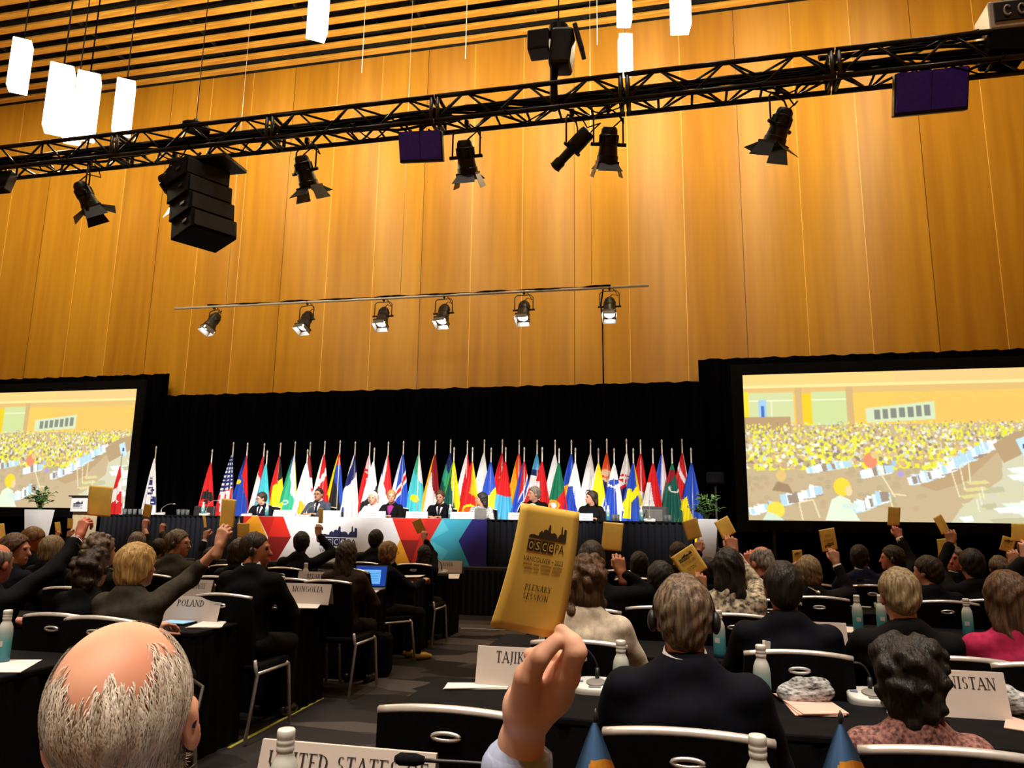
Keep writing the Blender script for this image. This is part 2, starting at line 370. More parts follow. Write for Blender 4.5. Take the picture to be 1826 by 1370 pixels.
CL = {'navy': cloth('navy', (.0022, .0028, .006)), 'black': cloth('black', (.0022, .0022, .0026)), 'charcoal': cloth('charcoal', (.009, .008, .008)),
      'olive': cloth('olive', (.034, .029, .020)), 'cream': cloth('cream', (.55, .47, .36), bump=.15), 'pink': cloth('pink', (.36, .018, .065)),
      'blue': cloth('blue', (.009, .012, .030)), 'grey': cloth('grey', (.06, .075, .11)), 'white': cloth('white', (.62, .58, .58)), 'shirt': cloth('light_blue_shirt', (.34, .40, .56)),
      'magenta': cloth('magenta', (.22, .02, .15)), 'brown': cloth('brown', (.03, .018, .010)),
      'tie_dark': cloth('dark_tie', (.01, .01, .02)), 'maroon_print': mat('cloth_maroon_print', (.045, .008, .008), .8, 0, 0, 75, c2=(.34, .15, .12), detail=6.),
      'cream_print': mat('cloth_cream_print', (.03, .02, .012), .8, 0, 0, 34, c2=(.62, .52, .34), detail=2.),
      'stripe': mat('cloth_black_white', (.01, .01, .01), .8, 0, 0, 40, c2=(.6, .6, .58), stretch=(1, .2, 3.))}
trouser_m = cloth('trouser', (.008, .008, .010)); shoe_m = mat('shoe_leather', (.010, .008, .007), .35, 0, .2, 9)
collar_m = mat('white_collar', (.70, .66, .62), .7, 0, .05, 9)
def rotz(a): c, s = math.cos(a), math.sin(a); return np.array([[c, -s, 0], [s, c, 0], [0, 0, 1.]])
def rotx(a): c, s = math.cos(a), math.sin(a); return np.array([[1, 0, 0], [0, c, -s], [0, s, c]])
def roty(a): c, s = math.cos(a), math.sin(a); return np.array([[c, 0, s], [0, 1, 0], [-s, 0, c]])
def head_prims(Hc, Rh, female=False):
    T = lambda *p: Hc+Rh@np.array(p); E = lambda c, r, k=.02: ('e', T(*c), r, k, Rh); j = .9 if female else 1.
    return [E((0, -.014, .03), (.074, .095, .086)), E((0, .03, -.03), (.061*j, .06, .086), .03), ('c', T(0, .058, -.088), T(0, .066, -.092), .022*j, .02*j, .03),
            ('c', T(0, .088, .005), T(0, .106, -.032), .008, .0125, .012), E((0, .082, -.064), (.024, .014, .011), .008), ('c', T(-.036, .08, .026), T(.036, .08, .026), .009, .009, .012),
            E((.075, -.006, -.012), (.011, .021, .032), .006), E((-.075, -.006, -.012), (.011, .021, .032), .006)]
def hair_prims(style, Hc, Rh, seed):
    T = lambda *p: Hc+Rh@np.array(p); E = lambda c, r, k=.02: ('e', T(*c), r, k, Rh); D = lambda *p: Rh@np.array(p)
    rs = np.random.RandomState(seed); P = []
    face = [('cut', D(0, .8, -.6), T(0, .052, .038))]
    if style in ('short', 'crop', 'ring', 'thin'):
        t = {'short': .014, 'crop': .006, 'ring': .006, 'thin': .008}[style]
        P = [E((0, -.018, .034), (.074+t, .094+t*1.1, .086+t)), E((0, -.06, -.03), (.060+t*.5, .045+t, .062), .03)]
        P += face+[('cut', D(0, .35, -.94), T(0, -.06, -.088)), ('-e', T(0, .075, -.03), (.1, .075, .075), 0, Rh)]
        if style in ('ring', 'thin'): P.append(('-e', T(0, -.01 if style == 'ring' else .02, .10), (.066, .125, .072) if style == 'ring' else (.05, .09, .04), 0, Rh))
    elif style == 'bob':
        P = [E((0, -.022, .03), (.098, .118, .108)), E((.06, -.02, -.05), (.042, .075, .075), .03), E((-.06, -.02, -.05), (.042, .075, .075), .03), E((0, -.075, -.05), (.07, .05, .075), .03)]+face
        P.append(('-e', T(0, .085, -.05), (.062, .07, .11), 0, Rh))
    elif style == 'long':
        P = [E((0, -.02, .03), (.092, .112, .102)), E((0, -.075, -.10), (.092, .055, .13), .04), E((.02, -.085, -.23), (.085, .045, .12), .04), E((.065, -.01, -.09), (.032, .055, .12), .03), E((-.065, -.01, -.09), (.032, .055, .12), .03)]+face
        P.append(('-e', T(0, .085, -.05), (.06, .07, .12), 0, Rh))
    elif style == 'tail':
        P = [E((0, -.018, .034), (.086, .106, .098)), ('c', T(0, -.11, .03), T(0, -.15, -.10), .03, .022, .02)]+face+[('-e', T(0, .075, -.03), (.1, .075, .075), 0, Rh)]
    else:   # curly, afro
        big = style == 'afro'; a = np.array((.100, .118, .108) if not big else (.110, .122, .116))
        P = [E((0, -.022, .03), a*.94), E((0, -.06, -.06), (.085, .07, .08), .03)]
        for i in range(46):
            u = rs.normal(size=3); u /= np.linalg.norm(u)
            if u[1] > .35 and u[2] < .45: continue
            c = np.array((0, -.022, .03))+u*a*.93; rr = rs.uniform(.018, .030); P.append(('e', T(*c), (rr, rr, rr), .008))
        for i in range(14):
            c = (rs.uniform(-.085, .085), rs.uniform(-.11, -.03), rs.uniform(-.13, -.04)); rr = rs.uniform(.02, .03); P.append(('e', T(*c), (rr, rr, rr), .01))
        P += [('cut', D(0, .85, -.52), T(0, .062, .030)), ('-e', T(0, .085, -.06), (.06, .06, .1), 0, Rh)]
    return P
def hand_mesh(wp, d, palm, side, h, curl=1.0, fist=False):
    """wrist point, direction of the fingers, palm direction, side +1 when the thumb lies towards d x palm"""
    d = d/np.linalg.norm(d); palm = palm-d*(palm@d); palm /= np.linalg.norm(palm); x = np.cross(d, palm)*side
    T = lambda a, b, c: wp+x*a+d*b+palm*c
    P = [('c', T(0, -.05, 0), T(0, .01, 0), .029, .026, .015)]
    kn = [(.032, .088), (.011, .094), (-.011, .090), (-.031, .080)]
    for kx, ky in kn: P.append(('c', T(kx*.55, .01, 0), T(kx, ky, 0), .016, .012, .012))
    P.append(('e', T(.02, .04, .012), (.022, .022, .022), .02))
    pin = None
    for i, (kx, ky) in enumerate(kn):
        L = [(.044, .027, .022), (.048, .030, .023), (.044, .028, .022), (.034, .021, .019)][i]
        A = np.radians([(42, 62, 30), (58, 66, 36), (66, 70, 40), (72, 70, 40)][i])*curl
        p = np.array((kx, ky, 0.)); an = 0; r = .0098 if i < 3 else .0085
        for k in range(3):
            an += A[k]; q = p+np.array((-.004*np.sign(kx)*k*.5, math.cos(an), math.sin(an)))*np.array((1, L[k], L[k])); P.append(('c', T(*p), T(*q), r, r*.9, .004)); p = q; r *= .93
        if i == 0: pin = p
    P += [('c', T(.018, .022, .012), T(.046, .055, .030), .015, .012, .010), ('c', T(.046, .055, .030), T(.046, .086, .052), .0115, .0105, .004), ('c', T(.046, .086, .052), pin_t(T, pin), .0105, .0085, .004)]
    return sdf_mesh(P, h), T(pin[0]+.004, pin[1]+.004, pin[2]+.012)
def pin_t(T, pin): return T(pin[0]+.008, pin[1]-.004, pin[2]+.016)
def ik(sh, wr, l1, l2, pole):
    v = wr-sh; L = np.linalg.norm(v)
    if L > (l1+l2)*.985: wr = sh+v/L*(l1+l2)*.985; v = wr-sh; L = np.linalg.norm(v)
    if L < .12: wr = sh+v/L*.12; v = wr-sh; L = .12
    a = (l1*l1-l2*l2+L*L)/(2*L); hh = math.sqrt(max(l1*l1-a*a, 0)); u = v/L
    p = np.array(pole, float); p = p-u*(p@u); p /= np.linalg.norm(p)+1e-9
    return sh+u*a+p*hh, wr
PEOPLE = {}
LEGS = {}
def person(desc, head, rz=0., base_z=0., hair=('short', 'dkbrown'), coat='black', skin='fair', raise_=None, yaw=0., tilt=0., roll=0., female=False, res=.012, headres=None,
           collar=False, glasses=False, headset=False, lean=0., label=None, cuff=None, arms=None, bracelet=False, shoe=None, front=None):
    """head: world position of the head's centre. raise_: dict(side, hand=world point) ; builds the seated figure under the head"""
    head = np.array(head, float); hz = head[2]-base_z; s = hz/1.175; Rz = rotz(rz)
    off = Rz@np.array((0, .045+lean, 0))*s
    base = np.array((head[0]-off[0], head[1]-off[1], base_z))
    loc = lambda p: Rz.T@(np.array(p, float)-base)/s
    root = thing('person', label or desc, 'person', base, rz); root.scale = (s, s, s)
    Hc = np.array((0, .045+lean, 1.175)); Rh = rotz(yaw)@rotx(-tilt)@roty(roll)
    sw = .155 if female else .178
    nb = np.array((0, .008+lean*.75, 1.035)); ch = np.array((0, .0+lean*.5, .85)); seed = abs(hash(desc)) % 9999 if False else sum(map(ord, desc))
    sh = {1: np.array((sw, .0+lean*.65, .972)), -1: np.array((-sw, .0+lean*.65, .972))}
    el, wr = {}, {}; hands = []; hp = None
    for sd in (1, -1):
        if raise_ and sd == raise_['side']:
            if 'prims' in raise_:      # a hand modelled joint by joint
                w0 = loc(raise_['wrist']); e0, w1 = ik(sh[sd], w0, .28, .26, np.array(raise_.get('pole', (.2, .2, -1)))); el[sd], wr[sd] = e0, w1
                hands.append(sdf_mesh([('c', loc(q[0]), loc(q[1]), q[2]/s, q[3]/s, q[4]) for q in raise_['prims']]+[('c', e0+(w1-e0)*.75, w1, .027, .024, .012)], .0028)); continue
            H = loc(raise_['hand']); dirn = np.array(raise_.get('dir', (0, .1, 1.))); dirn = Rz.T@dirn; dirn /= np.linalg.norm(dirn)
            w0 = H-dirn*.085; e0, w1 = ik(sh[sd], w0, .28, .255, np.array(raise_.get('pole', (sd*.8, .3, -.9)))); el[sd], wr[sd] = e0, w1
            pal = Rz.T@np.array(raise_.get('palm', (0, 1., .15)))
            hm, hp = hand_mesh(w1, dirn*.75+.25*(w1-e0)/np.linalg.norm(w1-e0), pal, sd, min(res*.5, .006)); hands.append(hm)
        else:
            if arms and sd in arms: w0 = loc(arms[sd])
            else: w0 = np.array((sd*.11, .34, .80))
            e0, w1 = ik(sh[sd], w0, .28, .255, (sd*.8, -.2, -1.)); el[sd], wr[sd] = e0, w1
            dd = (w1-e0)/np.linalg.norm(w1-e0); hm, _ = hand_mesh(w1, dd*.9+np.array((-sd*.3, .2, .0)), np.array((0, 0, -1.)), sd, min(res*.55, .007), .5); hands.append(hm)
    # body: one continuous skin
    P = [('e', (0, 0, .56), (.15, .11, .10), .03), ('e', (0, lean*.3, .70), (.125, .09, .15), .05), ('e', ch, (.145, .095, .16), .05), ('c', sh[-1], sh[1], .045, .045, .04), ('c', nb+V3(0, -.01, -.04), Hc+Rh@V3(0, -.022, -.05), .058, .052 if not female else .045, .025)]
    for sd in (1, -1):
        P += [('c', sh[sd], el[sd], .043, .035, .02), ('c', el[sd], wr[sd], .034, .025, .015)]
        P += [('c', (sd*.085, .0, .545), (sd*.10, .40, .505), .07, .052, .02), ('c', (sd*.10, .41, .50), (sd*.10, .40, .09), .05, .034, .015), ('c', (sd*.10, .39, .055), (sd*.105, .52, .035), .034, .026, .015)]
    hr = headres or res
    def eyes(c):
        q = (c-Hc)@Rh; m = np.zeros(len(c), int)
        for sx in (-1, 1): m[np.linalg.norm((q-np.array((sx*.031, .084, .006)))/np.array((1.35, 1.6, .75)), axis=1) < .0092] = 1
        m[np.linalg.norm((q-np.array((0, .09, -.064)))/np.array((2.2, 1.6, .9)), axis=1) < .011] = 2
        return m
    ear_in = [('-e', Hc+Rh@V3(sx*.086, .002, -.010), (.008, .012, .019), 0, Rh) for sx in (-1, 1)]+[('-e', Hc+Rh@V3(sx*.080, -.030, -.010), (.010, .010, .030), 0, Rh) for sx in (-1, 1)] if hr < .005 else []
    if hr < res*.8:   # finer head, its own patch of the same mesh
        parts = [sdf_mesh(P, res), sdf_mesh(head_prims(Hc, Rh, female)+[('c', nb+V3(0, -.005, -.02), Hc+Rh@V3(0, -.022, -.05), .060, .054, .025)]+ear_in, hr)]
    else: parts = [sdf_mesh(P+head_prims(Hc, Rh, female), res)]
    body = mesh_obj('body', parts+hands, [SK[skin] if isinstance(skin, str) else skin, eye_m, lip_m], root, eyes)
    # jacket
    J = [('e', (0, -.0, .58), (.165, .125, .11), .03), ('e', (0, lean*.3, .71), (.150, .112, .16), .06), ('e', ch+V3(0, 0, .01), (.172, .118, .165), .06), ('c', sh[-1]*.94+V3(0, 0, -.006), sh[1]*.94+V3(0, 0, -.006), .063, .063, .05), ('c', ch+V3(0, -.03, .08), nb+V3(0, -.02, -.02), .085, .070, .04), ('c', sh[-1]*.7+V3(0, -.012, .300), nb+V3(-.03, -.02, .0), .048, .052, .05), ('c', sh[1]*.7+V3(0, -.012, .300), nb+V3(.03, -.02, .0), .048, .052, .05)]
    for sd in (1, -1):
        wc = el[sd]+(wr[sd]-el[sd])*.90
        if raise_ and sd == raise_['side'] and 'sleeve' in raise_: wc = el[sd]+(wr[sd]-el[sd])*raise_['sleeve']
        J += [('c', sh[sd], el[sd], .064, .053, .03), ('c', el[sd], wc, .052, .041, .02)]
    ph = seed*.37
    wrk = lambda X, Y, Z: (.0035*np.sin(21*Z+9*X+ph)*np.cos(13*X-7*Y+ph)+.0025*np.sin(47*Z-16*X+11*Y)).astype(np.float32)
    neckcut = nb+V3(0, .0, .045)
    Jm = sdf_mesh(J+[('-e', nb+V3(0, .015, .05), (.062, .062, .055), 0)], max(res, .009), wrk)
    mesh_obj('jacket', [Jm], CL[coat], root)
    if front:
        keep = lambda w, top: [('cut', (0, -1, 0), (0, .02, 0)), ('cut', (1, 0, -w), (0, 0, top)), ('cut', (-1, 0, -w), (0, 0, top))]
        for nm, cl, w_, z_, g_ in (('shirt_front', front[0], .30, .78, .004), ('necktie', front[1], .0, .7, .009)):
            if not cl: continue
            cc_ = keep(w_, z_) if nm == 'shirt_front' else [('cut', (0, -1, 0), (0, .02, 0)), ('cut', (1, 0, -.04), (.006, 0, .68)), ('cut', (-1, 0, -.04), (-.006, 0, .68)), ('cut', (0, 0, -1), (0, 0, .72))]
            mesh_obj(nm, [sdf_mesh(J[:5]+cc_, .008, lambda X, Y, Z: np.float32(-g_))], CL[cl], root)
    if collar or cuff:
        if collar:
            c = MB(); ax = (Hc-nb); ax /= np.linalg.norm(ax)
            prof = [(.068, -.020), (.067, .012), (.062, .034), (.057, .034), (.060, -.018)]
            c.lathe(prof, nb+V3(0, -.008, .025), 22, Matrix.Rotation(.32, 3, 'X')); c.build('shirt_collar', CL[collar] if isinstance(collar, str) else collar_m, root, True)
        if raise_:
            sd = raise_['side']; u = (wr[sd]-el[sd]); f0 = raise_.get('sleeve', .9)
            c = MB(); c.tube([el[sd]+u*(f0-.05), el[sd]+u*(f0+.03), el[sd]+u*min(f0+.10, 1.05)], [.040, .038, .036], 14); c.build('shirt_cuff', CL[cuff] if isinstance(cuff, str) else collar_m, root, True)
    if hair:
        st, hc = hair; f = {'short': 3, 'crop': 1.5, 'ring': 2, 'thin': 3, 'bob': 3, 'long': 4, 'tail': 3}.get(st, 3)*.001
        cc = Hc; TT0 = lambda q: Hc+Rh@q
        hn = lambda X, Y, Z: (f*np.sin(95*(X-cc[0])+14*np.sin(9*Z+ph)+ph)*np.cos(80*(Y-cc[1])+ph)+f*.6*np.sin(38*Z+50*X)).astype(np.float32)
        if st == 'strands':     # thinning white hair around a bald crown, strand by strand
            rs = np.random.RandomState(4); g = MB(); c0 = np.array((0, -.014, .026)); ra = np.array((.0745, .0955, .0885)); n_ = 0
            while n_ < 13000:
                u = rs.normal(size=3); u /= np.linalg.norm(u); q = c0+ra*u
                edge = .070+.008*math.sin(7*math.atan2(u[0], -u[1]))-.32*max(0, -q[1]-.03)+.25*max(0, q[1])+np.clip(rs.normal(), -1.6, 1.3)*.010
                if q[2] > edge+.012 or q[1] > .055 or q[2] < -.085 or (q[1] > .012 and q[2] < .01 and abs(q[0]) > .05 and q[2] < -.0): continue
                if abs(q[0]) > .06 and -.03 < q[1] < .02 and q[2] < .015: continue
                if q[2] < -.01: zz_ = q[2]; sc_ = math.sqrt(max(1e-4, 1-((-.01-c0[2])/ra[2])**2))/max(1e-3, math.hypot(u[0], u[1])); q = np.array((c0[0]+ra[0]*u[0]*sc_*(1+.9*(zz_+.01)), c0[1]+ra[1]*u[1]*sc_*(1+2.2*(zz_+.01)), zz_))
                nr = u/ra; nr /= np.linalg.norm(nr); dn = np.array((rs.normal()*.28, -.25+rs.normal()*.2, -1.)); dn -= nr*(dn@nr); dn /= np.linalg.norm(dn); sd_ = np.cross(nr, dn); L = rs.uniform(.012, .030); w_ = rs.uniform(.0004, .0009)
                pp = [q+nr*.0006, q+dn*L*.35+nr*.0035, q+dn*L*.7+nr*.0030-nr*L*L*2.2, q+dn*L+nr*.0015-nr*L*L*5.]
                vs_ = []
                for k_, p_ in enumerate(pp):
                    ww = w_*(1, 1, .8, .15)[k_]; vs_ += [TT0(p_-sd_*ww), TT0(p_+sd_*ww)]
                g.add(vs_, [(2*k_, 2*k_+1, 2*k_+3, 2*k_+2) for k_ in range(3)]); n_ += 1
            o_ = g.build('hair', HR[hc], root, True)
        else: mesh_obj('hair', [sdf_mesh(hair_prims(st, Hc, Rh, seed), min(hr, .009), hn)], HR[hc], root)
    TT = lambda *p: Vector(Hc+Rh@np.array(p))
    if glasses:
        g = MB()
        for sx in (-1, 1):
            g.tube([TT(sx*(.031+.021*math.cos(a)), .104, .004+.017*math.sin(a)) for a in np.linspace(0, 2*math.pi, 13)], .0022, 5)
            g.tube([TT(sx*.052, .102, .008), TT(sx*.079, .05, .010), TT(sx*.083, -.01, .004), TT(sx*.080, -.022, -.012)], .0022, 5)
        g.tube([TT(-.010, .107, .006), TT(.010, .107, .006)], .0022, 5); g.build('glasses', black_metal, root, True)
    if headset:
        g = MB(); top = {'short': .132, 'bob': .142}.get(hair[0] if hair else '', .126)
        g.tube([TT(.092*math.sin(a), -.008, .0+(top)*math.cos(a) if abs(a) < 1.57 else 0) for a in np.linspace(-1.57, 1.57, 13)], .006, 6)
        for sx in (-1, 1): g.ell(TT(sx*.094, -.006, -.010), (.016, .030, .034), 10, 8)
        g.build('headset', black_metal, root, True)
    if bracelet and raise_:
        sd = raise_['side']; u = wr[sd]-el[sd]; g = MB(); q = el[sd]+u*.93
        uu = Vector(u).normalized(); rm = uu.to_track_quat('Z', 'Y').to_matrix(); g.tube([Vector(q)+rm @ Vector((.031*math.cos(a), .031*math.sin(a), 0)) for a in np.linspace(0, 2*math.pi, 15)], .005, 6); g.build('bracelet', chrome, root, True)
    # trousers and shoes share one mesh for everyone
    if 't' not in LEGS:
        Q = [('e', (0, 0, .565), (.17, .125, .105), .03)]
        for sd in (1, -1): Q += [('c', (sd*.085, .0, .55), (sd*.10, .41, .51), .085, .066, .03), ('c', (sd*.10, .41, .505), (sd*.10, .40, .11), .064, .052, .02)]
        v, fq = sdf_mesh(Q, .014, lambda X, Y, Z: .003*np.sin(30*Z+20*Y)*np.cos(18*X)); o = mesh_obj('trousers', [(v, fq)], trouser_m, root); LEGS['t'] = o.data
        v, fq = sdf_mesh([('c', (0, -.02, .045), (0, .10, .036), .040, .038, .02), ('c', (0, .10, .036), (0, .17, .028), .038, .026, .02), ('cut', (0, 0, -1), (0, 0, .004))], .008); o = mesh_obj('shoe', [(v, fq)], shoe_m, root); LEGS['s'] = o.data
        o.location = (.10, .40, 0); o2 = link('shoe', LEGS['s'], root, (-.10, .40, 0))
    else:
        link('trousers', LEGS['t'], root)
        for sd in (1, -1):
            o = link('shoe', LEGS['s'], root, (sd*.10, .40, 0))
            if shoe: o.data = LEGS['s'].copy(); o.data.materials[0] = shoe
    PEOPLE[desc] = root
    root_info = dict(root=root, base=base, s=s, rz=rz, pinch=None if hp is None else base+s*(Rz@hp))
    return root_info
# ---------------------------------------------------------------- the room
def wood_wall():
    m = bpy.data.materials.new('veneer_panels'); m.use_nodes = True; nt = m.node_tree; L = nt.links.new; b = nt.nodes['Principled BSDF']
    N = lambda t: nt.nodes.new('ShaderNode'+t)
    def M(op, a, c=None):
        n = N('Math'); n.operation = op
        for i, v in enumerate((a, c)):
            if v is None: continue
            if isinstance(v, (int, float)): n.inputs[i].default_value = v
            else: L(v, n.inputs[i])
        return n.outputs[0]
    tc = N('TexCoord'); sx = N('SeparateXYZ'); L(tc.outputs['Object'], sx.inputs[0])
    u = M('DIVIDE', M('ADD', sx.outputs[0], 50*1.345+.8), 1.345); fr = M('FRACT', u); idx = M('FLOOR', u)
    d = M('MINIMUM', fr, M('SUBTRACT', 1., fr)); seam = M('LESS_THAN', d, .0055)
    dark = M('LESS_THAN', M('FRACT', M('DIVIDE', M('ADD', idx, M('GREATER_THAN', fr, .5)), 3.)), .2)
    mp = N('Mapping'); mp.inputs['Scale'].default_value = (2.2, 1, .12); L(tc.outputs['Object'], mp.inputs[0])
    no = N('TexNoise'); no.inputs['Scale'].default_value = 2.; no.inputs['Detail'].default_value = 6; L(mp.outputs[0], no.inputs['Vector'])
    wn = N('TexWhiteNoise'); wn.noise_dimensions = '1D'; L(idx, wn.inputs['W'])
    fac = M('ADD', M('MULTIPLY', no.outputs[0], .75), M('MULTIPLY', wn.outputs[0], .25))
    cr = N('ValToRGB'); cr.color_ramp.elements[0].position = .3; cr.color_ramp.elements[1].position = .75
    cr.color_ramp.elements[0].color = (*srgb(160, 110, 30), 1); cr.color_ramp.elements[1].color = (*srgb(188, 138, 42), 1); L(fac, cr.inputs[0])
    mx = N('MixRGB'); L(dark, mx.inputs[0]); mx.inputs[1].default_value = (*srgb(226, 176, 92), 1); mx.inputs[2].default_value = (*srgb(70, 40, 14), 1)
    m2 = N('MixRGB'); L(seam, m2.inputs[0]); L(cr.outputs[0], m2.inputs[1]); L(mx.outputs[0], m2.inputs[2]); L(m2.outputs[0], b.inputs['Base Color'])
    b.inputs['Roughness'].default_value = .38; b.inputs['Anisotropic'].default_value = .92; b.inputs['Specular IOR Level'].default_value = .30
    tg = N('Tangent'); tg.direction_type = 'RADIAL'; tg.axis = 'Z'; L(tg.outputs[0], b.inputs['Tangent']); b.inputs['Anisotropic Rotation'].default_value = .25
    return m
veneer = wood_wall()
slat_m = mat('slat_wood', srgb(206, 148, 56), .5, 0, .15, 3, stretch=(.4, 4, 4), c2=srgb(236, 182, 82))
void_m = mat('ceiling_void', (.004, .0035, .003), .9, 0, .2, 2)
def carpet():
    m = bpy.data.materials.new('carpet_patchwork'); m.use_nodes = True; nt = m.node_tree; L = nt.links.new; b = nt.nodes['Principled BSDF']; N = lambda t: nt.nodes.new('ShaderNode'+t)
    tc = N('TexCoord'); mp = N('Mapping'); mp.inputs['Rotation'].default_value = (0, 0, R(9)); mp.inputs['Scale'].default_value = (1.2, 2.6, 1); L(tc.outputs['Object'], mp.inputs[0])
    vo = N('TexVoronoi'); vo.distance = 'CHEBYCHEV'; vo.inputs['Scale'].default_value = 1.; L(mp.outputs[0], vo.inputs['Vector'])
    cr = N('ValToRGB'); cr.color_ramp.interpolation = 'CONSTANT'; e = cr.color_ramp.elements
    for p, c in ((0, (.020, .017, .016)), (.3, (.055, .046, .042)), (.55, (.035, .030, .030)), (.75, (.10, .085, .075))):
        k = e[0] if p == 0 else e.new(p); k.position = p; k.color = (*c, 1)
    e[-1].color = (.10, .085, .075, 1)
    sp = N('SeparateColor'); L(vo.outputs['Color'], sp.inputs[0]); L(sp.outputs[0], cr.inputs[0])
    no = N('TexNoise'); no.inputs['Scale'].default_value = 180; L(tc.outputs['Object'], no.inputs['Vector'])
    mx = N('MixRGB'); mx.blend_type = 'MULTIPLY'; mx.inputs[0].default_value = .5; L(cr.outputs[0], mx.inputs[1]); L(no.outputs[0], mx.inputs[2]); L(mx.outputs[0], b.inputs['Base Color'])
    b.inputs['Roughness'].default_value = .95; b.inputs['Specular IOR Level'].default_value = .15; return m
XL, XR, YB, YW, ZC = -24., 10., -7., 17.5, 14.16
def slab(name, c, d, m): b = MB(); b.box((0, 0, 0), d); o = b.build(name, m, None, loc=c); return struct(o)
slab('floor', ((XL+XR)/2, (YB+YW)/2, -.05), (XR-XL, YW-YB, .1), carpet())
slab('wall_back', ((XL+XR)/2, YW+.1, 7.1), (XR-XL, .2, 14.2), veneer); slab('shade_band_1', ((XL+XR)/2, YW+.1, 15.0), (XR-XL, .2, 1.6), void_m)  # black band above the veneer is painted shade, keeping the slat gaps dark
slab('wall_left', (XL-.1, (YB+YW)/2, 7.9), (.2, YW-YB, 15.8), slat_m)
slab('wall_right', (XR+.1, (YB+YW)/2, 7.9), (.2, YW-YB, 15.8), slat_m)
slab('wall_rear', ((XL+XR)/2, YB-.1, 7.9), (XR-XL, .2, 15.8), slat_m)
ceil = slab('ceiling', ((XL+XR)/2, (YB+YW)/2, 15.9), (XR-XL, YW-YB, .2), void_m)
y = 17.30; k = 0
sl = MB(); sl.rbox((0, 0, 0), (XR-XL-.1, .185, .075), .012); slat0 = None
while y > 3.5:
    if slat0 is None: o = slat0 = sl.build('slat', slat_m, ceil)
    else: o = slat0.copy(); col.objects.link(o); o.parent = ceil
    o.location = (0, y-(YB+YW)/2, 14.20+.04-15.9); y -= .475; k += 1
hang = MB()
for xx in np.arange(-22, 9, 3.1): hang.box((xx-(XL+XR)/2, 0, 14.75-15.9), (.06, YW-YB-.5, .08))
for yy in np.arange(9.2, 17, 1.9): hang.tube([(XL-(XL+XR)/2+.5, yy-(YB+YW)/2, 15.15-15.9), (XR-(XL+XR)/2-.5, yy-(YB+YW)/2, 15.15-15.9)], .09, 8)
hang.build('service_pipes', mat('service_grey', (.02, .02, .02), .8, 0, .2, 5), ceil)

# ---------------------------------------------------------------- drapes
def drape(x0, x1, Y, z0, z1, label, seed, amp=.07):
    b = MB(); n = int((x1-x0)/.045); L = x1-x0
    def fn(u, v):
        x = u*L; f = amp*math.sin(x*2*math.pi/.42+1.3*math.sin(x*.9+seed))*(1-.45*v)+.02*math.sin(x*31+seed)
        z = v*(z1-z0)
        if v > .99: z += .022*abs(math.sin(x*math.pi/.62+seed))
        return (x, f, z)
    b.grid(fn, n, 10); o = b.build('backdrop_curtain', curtain_m, None, True, (x0, Y, z0)); return tag(o, label, 'curtain', None)
drape(-13.5, .55, 17.0, .0, 4.56, 'wide black pleated drape hanging behind the row of flags', 1)
drape(-23.5, -13.42, 17.2, .0, 5.20, 'taller black drape surrounding the left projection screen', 2)
drape(.48, 9.7, 17.2, .0, 5.11, 'taller black drape surrounding the right projection screen', 3)

# ---------------------------------------------------------------- the projected picture
PW, PH = 440, 248
img = np.zeros((PH, PW, 3)); PX, PY = np.meshgrid((np.arange(PW)+.5)/PW, (np.arange(PH)+.5)/PH)
def fillm(m, c, a=1.): img[m] = img[m]*(1-a)+np.array(c)*a
def prect(x0, y0, x1, y1, c): fillm((PX >= x0) & (PX < x1) & (PY >= y0) & (PY < y1), c)
def pell(cx, cy, rx, ry, c): fillm(((PX-cx)/rx)**2+((PY-cy)/ry)**2 < 1, c)
def ppoly(pts, c):
    m = np.zeros(PX.shape, bool); j = len(pts)-1
    for i in range(len(pts)):
        (xi, yi), (xj, yj) = pts[i], pts[j]
        if yi != yj: m ^= ((yi > PY) != (yj > PY)) & (PX < (xj-xi)*(PY-yi)/(yj-yi)+xi)
        j = i
    fillm(m, c)
def pline(x0, y0, x1, y1, wd, c):
    dx, dy = x1-x0, (y1-y0)*.56; l = max(math.hypot(dx, dy), 1e-6); nx, ny = -dy/l*wd/2, dx/l*wd/2/.56
    ppoly([(x0+nx, y0+ny), (x1+nx, y1+ny), (x1-nx, y1-ny), (x0-nx, y0-ny)], c)
prect(0, 0, 1, 1, (192, 168, 126))
prect(0, 0, 1, .10, (238, 200, 112)); fillm((PY < .10) & (PX > .55), (232, 190, 120), .6); prect(0, .075, 1, .095, (248, 222, 140)); prect(0, .095, 1, .14, (220, 178, 100))
prect(0, .14, 1, .36, (242, 192, 76)); fillm((PY > .14) & (PY < .36) & (PX > .55), (232, 184, 84), .7)
for i in range(26): prect(.55+i*.018, .15+.012*(i % 4), .565+i*.018, .16+.012*(i % 4), (246, 196, 80))
prect(0, .12, .018, .30, (250, 214, 30)); prect(.018, .13, .185, .34, (204, 212, 150)); prect(.018, .18, .185, .19, (236, 240, 200)); prect(.1, .19, .105, .34, (226, 232, 190))
prect(.055, .18, .085, .33, (150, 196, 236)); prect(.064, .22, .074, .31, (50, 90, 170)); prect(.19, .1, .215, .40, (206, 166, 104)); prect(.215, .14, .25, .36, (250, 196, 20))
prect(.25, .13, .375, .36, (198, 214, 142)); prect(.25, .18, .375, .19, (236, 240, 200)); prect(.375, .1, .40, .42, (204, 166, 104))
prect(.0, .30, .17, .40, (176, 142, 96))
ppoly([(.44, .25), (.68, .21), (.68, .33), (.44, .35)], (206, 222, 176))
for i in range(7): prect(.47+i*.029, .262-i*.0045, .49+i*.029, .325-i*.003, (120, 122, 112))
r2 = np.random.RandomState(3)
